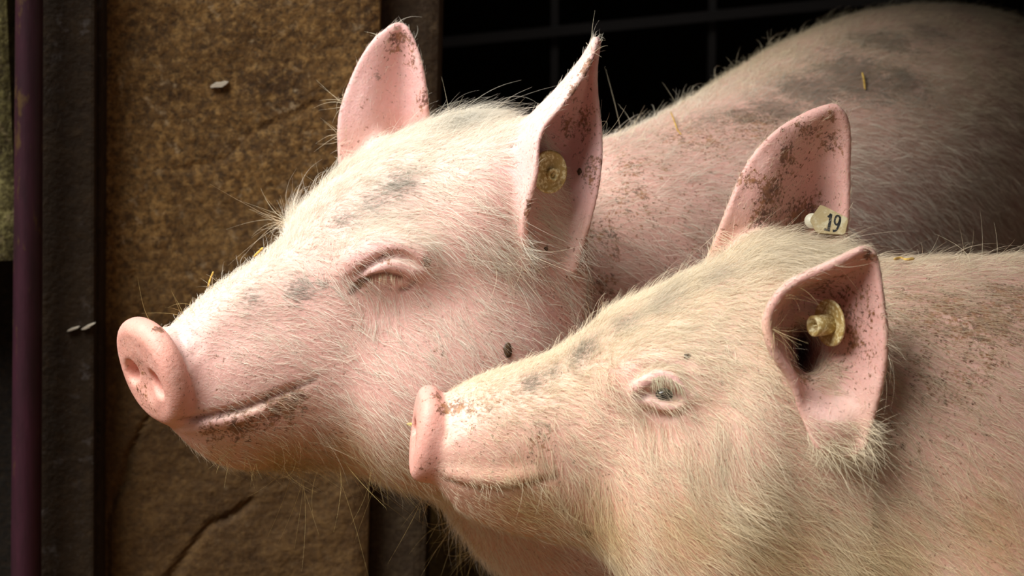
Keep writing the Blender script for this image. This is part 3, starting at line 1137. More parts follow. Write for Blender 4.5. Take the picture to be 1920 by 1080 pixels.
class Pig:
    """holds the finished surface so that coat, dirt and small things can be set on it"""
    def __init__(s, fn, lo, hi, flo, fhi, h):
        s.fr, s.F, s.disc, s.ears = fn()
        V, Q = build_surface(s.F, s.ears, lo, hi, flo, fhi, h)
        s.V = smooth_verts(V, Q, 2)
        s.Q = Q
        s.N = vert_normals(s.V, Q)
        k = PXM * (DREF - s.V[:, 2]) / DREF
        s.px = s.V[:, 0] / k + IMG_W / 2
        s.py = IMG_H / 2 - s.V[:, 1] / k
        s.front = (s.N * (np.array([0, 0, DREF]) - s.V)).sum(1) > 0

    def pick(s, x, y, r=9):
        d = (s.px - x) ** 2 + (s.py - y) ** 2
        m = np.where((d < r * r) & s.front)[0]
        if len(m) == 0:
            i = int(np.argmin(d + 1e6 * ~s.front))
            return s.V[i], s.N[i]
        i = m[np.argmax(s.V[m, 2])]
        j = m[s.V[m, 2] > s.V[i, 2] - .006]
        return s.V[j].mean(0), unit(s.N[j].mean(0))

    def line(s, pix, r):
        X = dens(np.array([s.pick(x, y, 5)[0] for x, y in pix]), 12)
        m = np.zeros(len(s.V))
        idx = np.where(((s.V > X.min(0) - 3 * r) & (s.V < X.max(0) + 3 * r)).all(1))[0]
        if len(idx):
            d2 = ((s.V[idx][:, None] - X[None]) ** 2).sum(2).min(1)
            m[idx] = np.exp(-d2 / (r * r))
        return m

    def blob(s, x, y, rpx, z=None):
        """soft mask around the surface point seen at a pixel"""
        p, n = s.pick(x, y)
        if z is not None: p, n = pz(x, y, z), np.zeros(3)
        r = rpx * PXM * (DREF - p[2]) / DREF
        d2 = ((s.V - p) ** 2).sum(1) / (r * r)
        return np.exp(-d2 * 1.2) * ((s.N @ n) > -0.1)


# ------------------------------------------------------------------ coat, colour and dirt
def sstep(x, a, b):
    t = np.clip((x - a) / (b - a), 0, 1)
    return t * t * (3 - 2 * t)


def flow_noise(P, f, seed, n=5):
    """smooth vector noise for tufts"""
    r = np.random.default_rng(seed)
    o = np.zeros_like(P)
    for i in range(n):
        k = r.normal(size=(3, 3)) * f * (1 + .5 * i)
        ph = r.uniform(0, 6.28, 3)
        o += np.sin(P @ k + ph) / (1 + .4 * i)
    return o / 2.2


def ear_info(P):
    n = len(P.V)
    which = np.full(n, -1); U = np.zeros(n); Vv = np.zeros(n); inner = np.zeros(n); T = np.zeros((n, 3))
    for k, (S_, R_, u, v, NI, UT) in enumerate(P.ears):
        lo, hi = S_.min(0) - .012, S_.max(0) + .012
        idx = np.where(((P.V > lo) & (P.V < hi)).all(1))[0]
        sub = np.arange(0, len(S_), 5)
        for c in range(0, len(idx), 2000):
            ii = idx[c:c + 2000]
            d2 = ((P.V[ii] ** 2).sum(1)[:, None] - 2 * P.V[ii] @ S_[sub].T + (S_[sub] ** 2).sum(1)[None])
            j = d2.argmin(1)
            ok = np.sqrt(np.maximum(d2[np.arange(len(ii)), j], 0)) < R_[sub[j]] + .004
            a = ii[ok]; b = sub[j[ok]]
            which[a] = k; U[a] = u[b]; Vv[a] = v[b]; T[a] = UT[b]
            inner[a] = (P.N[a] * NI[b]).sum(1)
    return which, U, Vv, inner, T


def curves_obj(name, pts, rad, mat, parent, cols):
    n, k = pts.shape[:2]
    hc = bpy.data.hair_curves.new(name)
    hc.add_curves([k] * n)
    hc.position_data.foreach_set('vector', pts.astype(F32).ravel())
    at = hc.attributes.get('radius') or hc.attributes.new('radius', 'FLOAT', 'POINT')
    at.data.foreach_set('value', rad.astype(F32).ravel())
    ca = hc.attributes.new('hcol', 'FLOAT_COLOR', 'CURVE')
    ca.data.foreach_set('color', np.concatenate([cols, np.ones((n, 1))], 1).astype(F32).ravel())
    hc.materials.append(mat)
    o = bpy.data.objects.new(name, hc)
    COL.objects.link(o)
    o.parent = parent
    return o


def strands(p, d0, n, L, bend, r0, k=5):
    """p roots, d0 unit start direction, n normals, L lengths, bend vectors"""
    t = np.linspace(0, 1, k)[None, :, None]
    pts = (p - n * .0006)[:, None] + L[:, None, None] * (t * d0[:, None] + t * t * bend[:, None])
    rad = r0[:, None] * (1 - .85 * np.linspace(0, 1, k)[None] ** 1.3)
    return pts, rad


def grow(P, dens_v, len_v, dir_v, lift_v, col_v, count, seed, r0=.000105, wild=.02):
    rg = np.random.default_rng(seed)
    A = P.V[P.Q]
    area = .5 * np.linalg.norm(np.cross(A[:, 2] - A[:, 0], A[:, 3] - A[:, 1]), axis=1)
    w = area * dens_v[P.Q].mean(1)
    c = np.cumsum(w); c /= c[-1]
    f = np.searchsorted(c, rg.random(count))
    f = np.minimum(f, len(P.Q) - 1)
    a, b = rg.random(count), rg.random(count)
    W = np.stack([(1 - a) * (1 - b), a * (1 - b), a * b, (1 - a) * b], 1)
    I = lambda X: (X[P.Q[f]] * (W[..., None] if X.ndim == 2 else W)).sum(1)
    p, n, d, L, lift, col = I(P.V), I(P.N), I(dir_v), I(len_v), I(lift_v), I(col_v)
    n /= np.linalg.norm(n, axis=1)[:, None] + 1e-9
    tuft = flow_noise(p, 95, seed + 1)
    d = d + .38 * tuft + .22 * rg.normal(size=d.shape)
    d = d - n * (d * n).sum(1)[:, None]
    d /= np.linalg.norm(d, axis=1)[:, None] + 1e-9
    lf = np.clip(lift + .10 * rg.normal(size=count), .05, 1.2)
    wl = rg.random(count) < wild
    L = L * rg.uniform(.55, 1.25, count) * np.where(wl, 1.9, 1)
    lf = np.where(wl, lf + .30, lf)
    d0 = d * np.cos(lf)[:, None] + n * np.sin(lf)[:, None]
    bend = -n * (np.sin(lf) * .55)[:, None] + DOWN * .16 + .16 * rg.normal(size=d.shape)
    pts, rad = strands(p, d0, n, L, bend, r0 * rg.uniform(.7, 1.35, count))
    col = col * rg.uniform(.72, 1.1, count)[:, None]
    return pts, rad, np.clip(col, 0.01, .95)


def finish_pig(P, label, mat, foot, skin, patches, lid, blen, seed, count, back_dir, hair_bits):
    """patches: dict kind -> [(px,py,r,strength)]"""
    root = empty('pig', foot)
    tag(root, label, 'pig')
    V, N = P.V, P.N
    q = P.fr.to(V)
    a, b, c = q[:, 0], q[:, 1], q[:, 2]
    which, U, Vv, inner, T = ear_info(P)
    ear = (which >= 0) & (U > .12)
    earw = np.where(ear, sstep(U, .08, .3), 0.0)
    dl = P.disc.loc(V.astype(F32))
    isd = (P.disc(V.astype(F32)) < .004) & (dl[:, 0] < P.disc.t + .002)
    headw = (1 - sstep(a, .24, .40)) * (1 - earw)
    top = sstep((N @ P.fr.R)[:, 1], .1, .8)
    M = {k: np.zeros(len(V)) for k in ('mud', 'grey', 'bare', 'pink', 'ochre', 'dense', 'dark')}
    for k, lst in patches.items():
        for x, y, r, s, *z in lst:
            M[k] = np.maximum(M[k], s * P.blob(x, y, r * (.8 if k == 'grey' else 1), *z))
    for k, pix, r, s in skin['lines']:
        M[k] = np.maximum(M[k], s * P.line(pix, r))
    # --- colour of the skin, with some light put in
    col = np.tile(np.array(skin['body']), (len(V), 1))
    def lerp(w, cc):
        nonlocal col
        col = col * (1 - w[:, None]) + w[:, None] * np.array(cc)
    lerp(sstep(-V[:, 2], .36, .62), skin['trunk'])
    lerp(headw, skin['face'])
    lerp(headw * top * .8, skin['brow'])  # paler up-facing forehead: hair cast and highlights put into the skin colour
    lerp(earw * (inner <= 0), skin['ear_out'])
    lerp(earw * (inner > 0), skin['ear_in'])
    lerp(isd * 1.0, skin['disc'])
    lerp(np.clip(M['pink'], 0, 1), skin['pink'])
    lerp(np.clip(M['ochre'], 0, 1) * .85, (0.50, 0.29, 0.10))  # stained chin tone plus warm bounce light, both put into the colour
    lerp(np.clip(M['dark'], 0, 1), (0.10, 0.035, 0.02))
    M['mud'] = np.clip(M['mud'], 0, 1); M['grey'] = np.clip(M['grey'], 0, 1)
    base = np.array(foot)
    quad_mesh('body', v2w(V) - base, P.Q, mat, root, {'col': col, 'mud': M['mud'], 'grey': M['grey']})
    # --- the coat
    nl = N @ P.fr.R
    A_, B_ = P.fr.R[:, 0], P.fr.R[:, 1]
    sidef = np.abs(nl[:, 2])
    dh = A_[None] * 1.0 - B_[None] * (.10 + .35 * sidef * sstep(a, .08, .2))[:, None]
    db = np.array(back_dir)[None] + DOWN[None] * (.25 + .5 * (1 - np.abs(N[:, 1])))[:, None]
    hw = (1 - sstep(a, .22, .42))[:, None]
    D = dh * hw + db * (1 - hw)
    for x, y, r, dx, dy in hair_bits:                       # local swirls, direction given as seen
        w = np.clip(P.blob(x, y, r) * 1.6, 0, 1)[:, None]
        D = D * (1 - w) + w * np.array([dx, dy, 0.0])
    D = np.where(ear[:, None], T + .0 * D, D)
    Ln = .008 + .011 * sstep(a, .03, .15) + .004 * sstep(a, .2, .32)
    Ln = Ln * (1 + .15 * top * headw) + blen * sstep(a, .3, .45)
    dn = 1.0 + .9 * top * headw
    dn = dn * np.where(a < .03, .5, 1) * (1 - .55 * sstep(a, .3, .45))
    # ears: short down outside, very little inside, a fringe along the rim
    rim = sstep(np.maximum(np.abs(Vv - .5) * 2, U), .86, .97)
    Ln = np.where(ear, np.where(inner > 0, .008, .010), Ln)
    dn = np.where(ear, np.where(inner > 0, .16, .55) + .25 * rim * (inner <= 0), dn)
    lift = np.where(ear, .35, .28 + .12 * top + .38 * top * (1 - sstep(a, .10, .17)))
    dn = dn * (1 - np.clip(M['bare'], 0, 1)) * ~isd
    dn = dn * (1 + 1.2 * np.clip(M['dense'], 0, 1))
    Ln = Ln * (1 + .9 * np.clip(M['dense'], 0, 1))
    vis = ((P.px > -150) & (P.px < IMG_W + 200) & (P.py > -150) & (P.py < IMG_H + 160))
    dn = dn * np.where(vis, 1, .12) * np.where(P.front, 1, .55)
    hc = np.tile(np.array(skin['hair']), (len(V), 1))
    w = sstep(-V[:, 2], .42, .7)[:, None] * .8; hc = hc * (1 - w) + w * np.array((.80, .66, .42))
    w = np.clip(M['grey'] * 1.1, 0, .85)[:, None]; hc = hc * (1 - w) + w * np.array((.22, .20, .16))
    w = np.clip(M['ochre'], 0, 1)[:, None]; hc = hc * (1 - w) + w * np.array((.58, .40, .14))  # same stain and bounce-light tint on the hair
    w = np.clip(M['mud'] * .9, 0, .7)[:, None]; hc = hc * (1 - w) + w * np.array((.40, .24, .11))
    pts, rad, cc = grow(P, dn, Ln, D, lift, hc, count, seed)
    P.root, P.base = root, base
    co = curves_obj('coat', v2w(pts) - base, rad, HAIR, root, cc)
    tag(co, skin['coat_label'], kind='stuff')
    return root


t_pig = __import__('time').time()
P1 = Pig(pig_one, (-.42, -.75, -1.45), (.95, .45, .06), (-.36, -.24, -.30), (.12, .27, .02), 0.0022)
P2 = Pig(pig_two, (-.12, -.75, -.55), (1.5, .25, .26), (-.10, -.24, -.06), (.36, .19, .22), 0.0022)
print('pig surfaces', len(P1.V), len(P2.V), __import__('time').time() - t_pig)

skin1 = dict(body=(.57, .35, .28), trunk=(.48, .34, .23), face=(.72, .43, .365), brow=(.80, .63, .52), ear_out=(.80, .56, .50), ear_in=(.76, .46, .43),
             disc=(.77, .385, .30), pink=(.80, .50, .48), hair=(.90, .84, .70), coat_label='pale cream bristles',
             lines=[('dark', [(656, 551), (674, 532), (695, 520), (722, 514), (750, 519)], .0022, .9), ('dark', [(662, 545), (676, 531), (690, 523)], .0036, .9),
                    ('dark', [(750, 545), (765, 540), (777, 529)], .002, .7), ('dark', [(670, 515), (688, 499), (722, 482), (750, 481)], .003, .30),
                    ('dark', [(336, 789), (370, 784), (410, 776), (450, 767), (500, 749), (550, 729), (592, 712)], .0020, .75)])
skin2 = dict(body=(.60, .37, .29), trunk=(.58, .36, .26), face=(.72, .42, .32), brow=(.79, .59, .45), ear_out=(.74, .48, .40), ear_in=(.72, .42, .36),
             disc=(.76, .38, .30), pink=(.80, .52, .50), hair=(.88, .76, .56), coat_label='cream and straw coloured bristles',
             lines=[('dark', [(836, 901), (880, 911), (920, 914), (960, 912), (1000, 905), (1042, 895)], .0018, .6), ('dark', [(1190, 745), (1200, 747), (1208, 746)], .0024, .9),
                    ('dark', [(1196, 740), (1210, 726), (1226, 716)], .0016, .5)])
pat1 = {
    'mud': [(525, 768, 46, .80), (450, 802, 46, .80), (400, 815, 38, .6), (560, 745, 24, .8), (265, 745, 40, .45), (300, 612, 16, .8), (250, 690, 40, .3),
            (755, 78, 34, .65), (770, 120, 26, .5), (795, 185, 26, .5), (1085, 230, 60, .5), (1105, 130, 40, .6), (1112, 320, 40, .6), (1080, 180, 30, .6),
            (1060, 250, 40, .4), (1000, 395, 28, .65), (1135, 440, 50, .6), (1120, 540, 60, .45), (1300, 250, 120, .5), (1420, 230, 90, .55), (1200, 300, 90, .42), (1180, 380, 90, .4),
            (670, 533, 16, .8), (690, 500, 20, .45), (725, 480, 26, .45), (800, 490, 14, .7), (950, 660, 16, .55), (820, 660, 12, .5), (1300, 420, 140, .25), (570, 765, 12, .8)],
    'grey': [(560, 545, 42, .72), (470, 562, 34, .5), (600, 530, 40, .4), (740, 350, 50, .62), (640, 415, 42, .55), (690, 380, 40, .5), (850, 225, 70, .35),
             (707, 145, 12, .7), (1600, 140, 130, 1.0), (1510, 165, 100, .95), (1450, 200, 85, .85), (1660, 70, 110, .8), (1740, 55, 90, .7), (1400, 215, 60, .8),
             (1690, 150, 100, .8), (1340, 222, 80, .55), (1580, 90, 80, .5)],
    'bare': [(400, 800, 50, .9), (350, 812, 40, .9), (460, 785, 40, .8), (345, 640, 40, .8), (365, 690, 30, .6), (722, 500, 55, 1.0), (690, 500, 40, 1.0), (760, 512, 30, .9),
             (980, 330, 60, .6), (1000, 620, 90, .45), (1060, 560, 80, .3), (340, 740, 25, .6)],
    'pink': [(700, 478, 45, .7), (380, 805, 60, .6), (345, 640, 40, .6), (960, 320, 60, .6), (1000, 620, 80, .4)],
    'ochre': [(520, 868, 120, 1.0), (420, 850, 70, .8), (640, 860, 110, .8), (570, 790, 60, .35), (760, 890, 120, .6)],
    'dense': [(520, 410, 40, .9), (860, 215, 90, .6), (560, 880, 60, .8), (930, 470, 70, .5), (610, 320, 30, .6)],
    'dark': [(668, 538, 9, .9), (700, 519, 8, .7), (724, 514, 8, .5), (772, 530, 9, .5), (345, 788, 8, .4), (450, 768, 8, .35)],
}
pat2 = {
    'mud': [(1480, 300, 60, .6), (1450, 360, 60, .6), (1430, 410, 50, .65), (1500, 410, 60, .8), (1540, 420, 40, .75), (1560, 270, 40, .5), (1560, 220, 26, .55), (1520, 250, 40, .5),
            (1400, 330, 40, .55), (1600, 570, 70, .5), (1600, 640, 60, .55), (1490, 640, 40, .9), (1500, 690, 40, .8), (1470, 600, 40, .6), (1630, 480, 16, .7), (1560, 540, 60, .5),
            (1750, 590, 110, .62), (1840, 610, 120, .62), (1900, 560, 90, .6), (1700, 560, 60, .55), (1780, 700, 140, .45), (1680, 850, 100, .35),
            (838, 765, 20, .9), (855, 760, 22, .75), (880, 765, 22, .5), (825, 740, 16, .6), (1015, 815, 50, .42), (1000, 860, 40, .35), (1190, 742, 10, .7), (930, 760, 60, .3), (1100, 1005, 14, .7)],
    'grey': [(990, 722, 34, .7), (1085, 662, 42, .7), (1160, 608, 42, .5), (1030, 700, 30, .5), (1230, 570, 50, .35), (1330, 520, 50, .3)],
    'bare': [(850, 780, 50, .75), (1240, 725, 60, .9), (1200, 735, 30, .8), (1550, 760, 70, .7), (1600, 600, 70, .6), (1500, 650, 60, .7), (1480, 640, 40, .5)],
    'pink': [(1240, 720, 55, .8), (1200, 735, 30, .6), (1545, 765, 50, .5), (870, 800, 40, .3)],
    'ochre': [(980, 960, 110, .8), (1120, 985, 120, .7), (1280, 1000, 120, .6), (1450, 1040, 140, .65), (1650, 1060, 160, .6), (1860, 1000, 150, .6), (1440, 620, 40, .5)],
    'dense': [(1500, 460, 70, .8), (1250, 540, 60, .4), (1420, 480, 60, .5), (1380, 960, 100, .5), (1600, 1040, 120, .5)],
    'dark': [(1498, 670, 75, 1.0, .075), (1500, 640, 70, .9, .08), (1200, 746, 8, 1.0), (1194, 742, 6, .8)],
}
# local lie of the hair as it shows in the photograph
bits1 = [(720, 570, 45, .25, -1), (690, 580, 35, -.1, -1), (520, 410, 45, -.5, .7), (860, 215, 80, .9, .25), (600, 340, 40, .2, 1), (560, 860, 70, .4, -1),
         (930, 480, 60, .9, -.35), (850, 600, 60, .6, -.8), (760, 720, 60, .8, -.5)]
bits2 = [(1300, 600, 60, .9, -.2), (1220, 800, 45, .3, -1), (1000, 860, 60, .3, -1), (1100, 930, 70, .2, -1), (1500, 460, 70, 1, -.1), (1380, 700, 50, .9, -.5), (1350, 850, 70, .4, -.9)]
foot1 = tuple(v2w(pz(1200, 600, -.45))[:2]) + (0.0,)
foot2 = tuple(v2w(pz(1750, 900, -.02))[:2]) + (0.0,)
finish_pig(P1, 'pale cream-haired pig with eyes shut and snout raised, standing behind the other', SKIN1, foot1, skin1, pat1, None, .003, 11, 140000,
           unit([.6, .1, -.75]), bits1)
finish_pig(P2, 'pinkish pig with its eye open, shown in profile with a numbered tag in its ear', SKIN2, foot2, skin2, pat2, None, .001, 12, 120000,
           unit([1, 0, -.15]), bits2)
print('pigs done', __import__('time').time() - t_pig)
# ------------------------------------------------------------------ eye, lashes, whiskers
def uv_ball(bm, c, r, seg=24, rings=14, R=None):
    geo = bmesh.ops.create_uvsphere(bm, u_segments=seg, v_segments=rings, radius=1.0)
    for v in geo['verts']:
        q = np.array(v.co) * np.asarray(r)
        if R is not None: q = np.asarray(R) @ q
        v.co = Vector(q + np.asarray(c))


def local(P, p):
    return v2w(p) - P.base


MVr = MV          # design frame -> world rotation

en_p, en_n = P2.pick(1245, 742, 14)
ec = P2.F.hit(1246, 737)[0]
for s_, nm in ((1, 'eyeball'), (-1, 'eyeball')):
    cc = np.array([ec - en_n * .0085])
    if s_ < 0: cc = mirror(P2.fr, cc)
    bm = bmesh.new()
    uv_ball(bm, local(P2, cc[0]), (.0118,) * 3, 28, 18)
    o = bm_obj(nm, bm, M_EYE, P2.root, True)
    if s_ > 0: o['label'] = 'dark moist eye under drooping lashes'


def lash_set(P, pix, tip_dx, tip_dy, n, L, col, seed, name, label, off=.0025):
    rg = np.random.default_rng(seed)
    base = dens(np.array([P.pick(x, y, 6)[0] for x, y in pix]), 30)
    nn = dens(np.array([P.pick(x, y, 6)[1] for x, y in pix]), 30)
    i = rg.integers(0, len(base), n)
    p = base[i] + rg.normal(size=(n, 3)) * .0007
    nr = nn[i] / np.linalg.norm(nn[i], axis=1)[:, None]
    d = np.stack([np.full(n, tip_dx), np.full(n, tip_dy), np.full(n, .35)], 1) + .22 * rg.normal(size=(n, 3))
    d /= np.linalg.norm(d, axis=1)[:, None]
    d0 = d * .8 + nr * .6
    ln = L * rg.uniform(.7, 1.2, n)
    pts, rad = strands(p, d0, nr, ln, -nr * .38 + np.array([0, -.18, 0]), np.full(n, .00013))
    cols = np.array(col) * rg.uniform(.6, 1.15, n)[:, None]
    o = curves_obj(name, v2w(pts) - P.base, rad, HAIR, P.root, np.clip(cols, 0, .9))
    o['kind'] = 'stuff'; o['label'] = label
    return o


lash_set(P2, [(1222, 708), (1240, 703), (1258, 708), (1276, 724)], .28, -1.0, 85, .0155, (.58, .54, .36), 5, 'eyelashes', 'drooping pale lashes over the open eye')
lash_set(P1, [(690, 521), (722, 514), (750, 519)], .10, -1.0, 26, .010, (.80, .70, .45), 6, 'eyelashes', 'pale lashes of the closed eye')


def whiskers(P, spots, seed, name, label):
    rg = np.random.default_rng(seed)
    pts, rad, cols = [], [], []
    for x, y, dx, dy, L, n, col in spots:
        for _ in range(n):
            p, nn = P.pick(x + rg.normal() * 14, y + rg.normal() * 9, 12)
            d = unit(np.array([dx, dy, .15]) + .40 * rg.normal(size=3))
            bend = np.array([0, -.30, 0]) + .50 * rg.normal(size=3)
            a, r = strands(p[None], d[None], nn[None], np.array([L * rg.uniform(.6, 1.25)]), bend[None], np.array([.00014]), 9)
            pts.append(a[0]); rad.append(r[0]); cols.append(np.array(col) * rg.uniform(.8, 1.1))
    o = curves_obj(name, v2w(np.array(pts)) - P.base, np.array(rad), HAIR, P.root, np.clip(np.array(cols), 0, .9))
    o['kind'] = 'stuff'; o['label'] = label


CR = (.84, .74, .52); OC = (.62, .46, .18)
whiskers(P1, [(520, 405, -.8, .45, .032, 22, CR), (512, 425, -.9, .1, .026, 10, CR), (340, 575, -.6, .8, .020, 10, OC), (400, 530, -.4, .9, .014, 14, CR),
              (555, 880, .15, -1, .050, 9, OC), (610, 870, .5, -.8, .050, 6, OC), (480, 880, 0, -1, .014, 12, OC), (430, 870, -.5, -.8, .010, 12, OC),
              (720, 70, -.7, .6, .016, 6, CR), (655, 190, -1, .5, .022, 14, CR), (640, 260, -.9, .3, .016, 14, CR), (605, 345, -.6, .8, .018, 14, CR),
              (850, 212, .2, 1, .016, 16, CR), (920, 210, .8, .5, .024, 18, CR), (1180, 245, .5, .8, .034, 16, CR), (1150, 248, .6, .6, .030, 10, CR),
              (1280, 215, .3, 1, .032, 10, CR), (1400, 150, .2, 1, .034, 12, CR), (1480, 95, .1, 1, .028, 10, CR), (1110, 90, .5, .5, .022, 5, CR),
              (800, 945, -.3, -1, .030, 14, OC), (850, 985, -.6, -.9, .040, 18, OC), (700, 895, .5, -.6, .028, 16, OC), (890, 1030, -.9, -.6, .034, 20, OC),
              (930, 500, .9, -.3, .030, 14, CR), (960, 470, 1, -.2, .030, 12, CR)], 31, 'whiskers', 'long loose bristles at crown, chin and throat')
whiskers(P2, [(1560, 835, .7, -.6, .034, 60, CR), (1610, 820, 1, -.45, .028, 44, CR), (1535, 830, .2, -1, .018, 26, CR), (1520, 470, .9, .1, .034, 26, CR), (1460, 460, .9, .3, .030, 24, CR),
              (1450, 620, .5, -.6, .022, 24, (.66, .50, .26)), (1500, 560, .9, .2, .024, 16, (.66, .50, .26)), (1800, 483, .8, .5, .030, 24, CR), (1880, 481, .9, .4, .030, 24, CR), (1720, 486, .9, .4, .026, 16, CR),
              (1350, 690, .9, -.5, .026, 18, CR), (1310, 660, .9, -.4, .024, 14, CR), (1000, 905, .2, -1, .014, 12, CR), (920, 905, .2, -1, .010, 10, CR), (850, 735, .3, .9, .008, 10, CR)],
         32, 'whiskers', 'long loose bristles at crown, ear rim and lips')


# ------------------------------------------------------------------ ear tags
def basis(n, up=(0, 1, 0)):
    n = unit(n); x = unit(np.cross(up, n)); y = np.cross(n, x)
    return np.stack([x, y, n], 1)


def lathe(prof, seg, R, o, squash=1.0):
    """prof: (radius, height) pairs around the local normal; closed at both ends"""
    bm = bmesh.new()
    rings = []
    for r, h in prof:
        if r < 1e-6:
            rings.append([bm.verts.new(tuple(o + R @ np.array([0, 0, h])))])
        else:
            rings.append([bm.verts.new(tuple(o + R @ np.array([r * math.cos(t), r * math.sin(t) * squash, h]))) for t in np.linspace(0, 2 * math.pi, seg + 1)[:-1]])
    for a, b in zip(rings[:-1], rings[1:]):
        if len(a) == 1 and len(b) == 1: continue
        for i in range(seg):
            j = (i + 1) % seg
            if len(a) == 1: bm.faces.new((a[0], b[j], b[i]))
            elif len(b) == 1: bm.faces.new((a[i], a[j], b[0]))
            else: bm.faces.new((a[i], a[j], b[j], b[i]))
    bmesh.ops.recalc_face_normals(bm, faces=bm.faces[:])
    return bm


def button_tag(name, centre, n, R_disc, stud_at, stud_r, stud_h, label, seg_hex=6):
    """round tag: dished disc with a rim and a hollow stud; centre, n in the design frame"""
    wbase = v2w(centre)
    root = empty(name, tuple(wbase))
    Rw = MVr @ basis(n)
    z = np.zeros(3)
    d = lathe([(0, -.0010), (R_disc * .96, -.0010), (R_disc, -.0004), (R_disc, .0008), (R_disc * .93, .0014), (R_disc * .84, .0008), (R_disc * .45, .0006), (0, .0006)], 40, Rw, z)
    bm_obj('disc', d, M_TAGY, root, True)
    so = Rw @ np.array([stud_at[0], stud_at[1], 0])
    s = lathe([(0, .0004), (stud_r * 1.0, .0004), (stud_r, stud_h), (stud_r * .92, stud_h + .0005), (stud_r * .66, stud_h + .0003), (stud_r * .60, stud_h * .45), (0, stud_h * .42)], 24, Rw, so)
    st = bm_obj('stud', s, M_TAGY, root, True)
    p = lathe([(0, stud_h * .40), (stud_r * .28, stud_h * .40), (stud_r * .10, stud_h * .95), (0, stud_h)], 5, Rw, so)
    bm_obj('pin', p, M_TAGY, st)
    tag(root, label, 'ear tag')
    return root


p, n = P1.pick(1034, 322, 8)
n = unit(np.array([.58, -.06, .80]))
button_tag('ear_tag', pz(1030, 322, p[2] + .018), n, .0190, (.002, -.0025), .0058, .0040, 'round grubby yellow button tag in the ear of the pig with closed eyes')

p, n = P2.pick(1575, 610, 8)
nC = unit(np.array([-.86, -.10, .50]))
button_tag('ear_tag', pz(1556, 605, p[2] + .012), nC, .0186, (.000, -.001), .0082, .0165, 'yellow button tag with tall hollow stud inside the near ear of the pig in profile')

# numbered plate
p, n = P2.pick(1550, 412, 8)
zT = p[2] + .016
o = pz(1552, 414, zT)
pw = v2w(o)
root = empty('ear_tag', tuple(pw))
tag(root, 'cream plate tag printed 19 in the mud-spattered far ear of the pig in profile', 'ear tag')
nT = unit([-.10, .12, .98])
RT = MVr @ basis(nT)
k = PXM * (DREF - zT) / DREF
out = [(1538, 384), (1545, 386), (1589, 409), (1590, 416), (1585, 438), (1580, 441), (1536, 438), (1529, 434), (1519, 414), (1521, 408)]
pl = [((x - 1552) * k, (414 - y) * k) for x, y in out]
bm = bmesh.new()
f_ = [bm.verts.new(tuple(RT @ np.array([x, y, .0011]))) for x, y in pl]
b_ = [bm.verts.new(tuple(RT @ np.array([x, y, -.0011]))) for x, y in pl]
bm.faces.new(f_[::-1]); bm.faces.new(b_)
for i in range(len(pl)):
    j = (i + 1) % len(pl)
    bm.faces.new((f_[i], f_[j], b_[j], b_[i]))
bmesh.ops.recalc_face_normals(bm, faces=bm.faces[:])
bmesh.ops.bevel(bm, geom=bm.edges[:], offset=.0004, segments=2, affect='EDGES')
bm_obj('plate', bm, M_TAGW, root)
sd_ = lathe([(0, -.0060), (.0022, -.0058), (.0052, -.0046), (.0064, -.0028), (.0062, -.0012), (0, -.0012)], 24, RT, RT @ np.array([-29 * k, 1 * k, 0]))
bm_obj('stud', sd_, M_STUDW, root, True)
st_ = lathe([(0, -.020), (.0026, -.020), (.0026, -.0012), (0, -.0012)], 14, RT, RT @ np.array([-8 * k, 0, 0]))
bm_obj('shank', st_, M_STUDW, root, True)


def stroke(name, pts, w, parent):
    """a printed stroke of ink: thin flat ribbon with width w (per point) lying on the plate"""
    P_ = np.array(pts, float)
    u = np.arange(len(P_))
    X = np.stack([catmull(u, P_[:, i], 7 * (len(P_) - 1) + 1)[1] for i in range(2)], 1) if len(P_) > 2 else P_
    T_ = np.gradient(X, axis=0); T_ /= np.linalg.norm(T_, axis=1)[:, None] + 1e-12
    Nn = np.stack([-T_[:, 1], T_[:, 0]], 1)
    W_ = np.interp(np.linspace(0, 1, len(X)), np.linspace(0, 1, len(w)), w)[:, None] if hasattr(w, '__len__') else w
    a, b = X + Nn * W_ / 2, X - Nn * W_ / 2
    V = [tuple(RT @ np.array([q[0] * k, q[1] * k, hh])) for hh in (.00105, .00125) for q in np.concatenate([a, b])]
    m = len(X); F_ = []
    for i in range(m - 1):
        F_ += [(i, m + i, m + i + 1, i + 1), (2*m + i, 2*m + i + 1, 3*m + i + 1, 3*m + i), (i, i + 1, 2*m + i + 1, 2*m + i), (m + i, 3*m + i, 3*m + i + 1, m + i + 1)]
    return V, F_


def join_strokes(name, ss, parent):
    V, F_ = [], []
    for v, f in ss:
        F_ += [tuple(i + len(V) for i in q) for q in f]; V += v
    return mesh_obj(name, V, F_, M_INK, parent)


pxl = lambda *q: [((x - 1552), (414 - y)) for x, y in q]
join_strokes('digit', [stroke('d', pxl((1558, 402), (1556, 416), (1553, 432)), 5.2, root), stroke('d', pxl((1552, 407), (1555, 405), (1558, 401)), 3.6, root),
                       stroke('d', pxl((1545.5, 430.5), (1556, 432.8)), 4.2, root)], root)
join_strokes('digit', [stroke('d', pxl((1574, 406), (1569, 405), (1565.5, 411), (1565, 418), (1568.5, 422), (1572.5, 418), (1574.5, 411), (1574, 406)), 3.6, root),
                       stroke('d', pxl((1575, 408), (1574.5, 416), (1571, 426), (1567, 432.5), (1561, 433.5)), [3.6, 4.2, 3.8, 3.6, 5.0], root)], root)


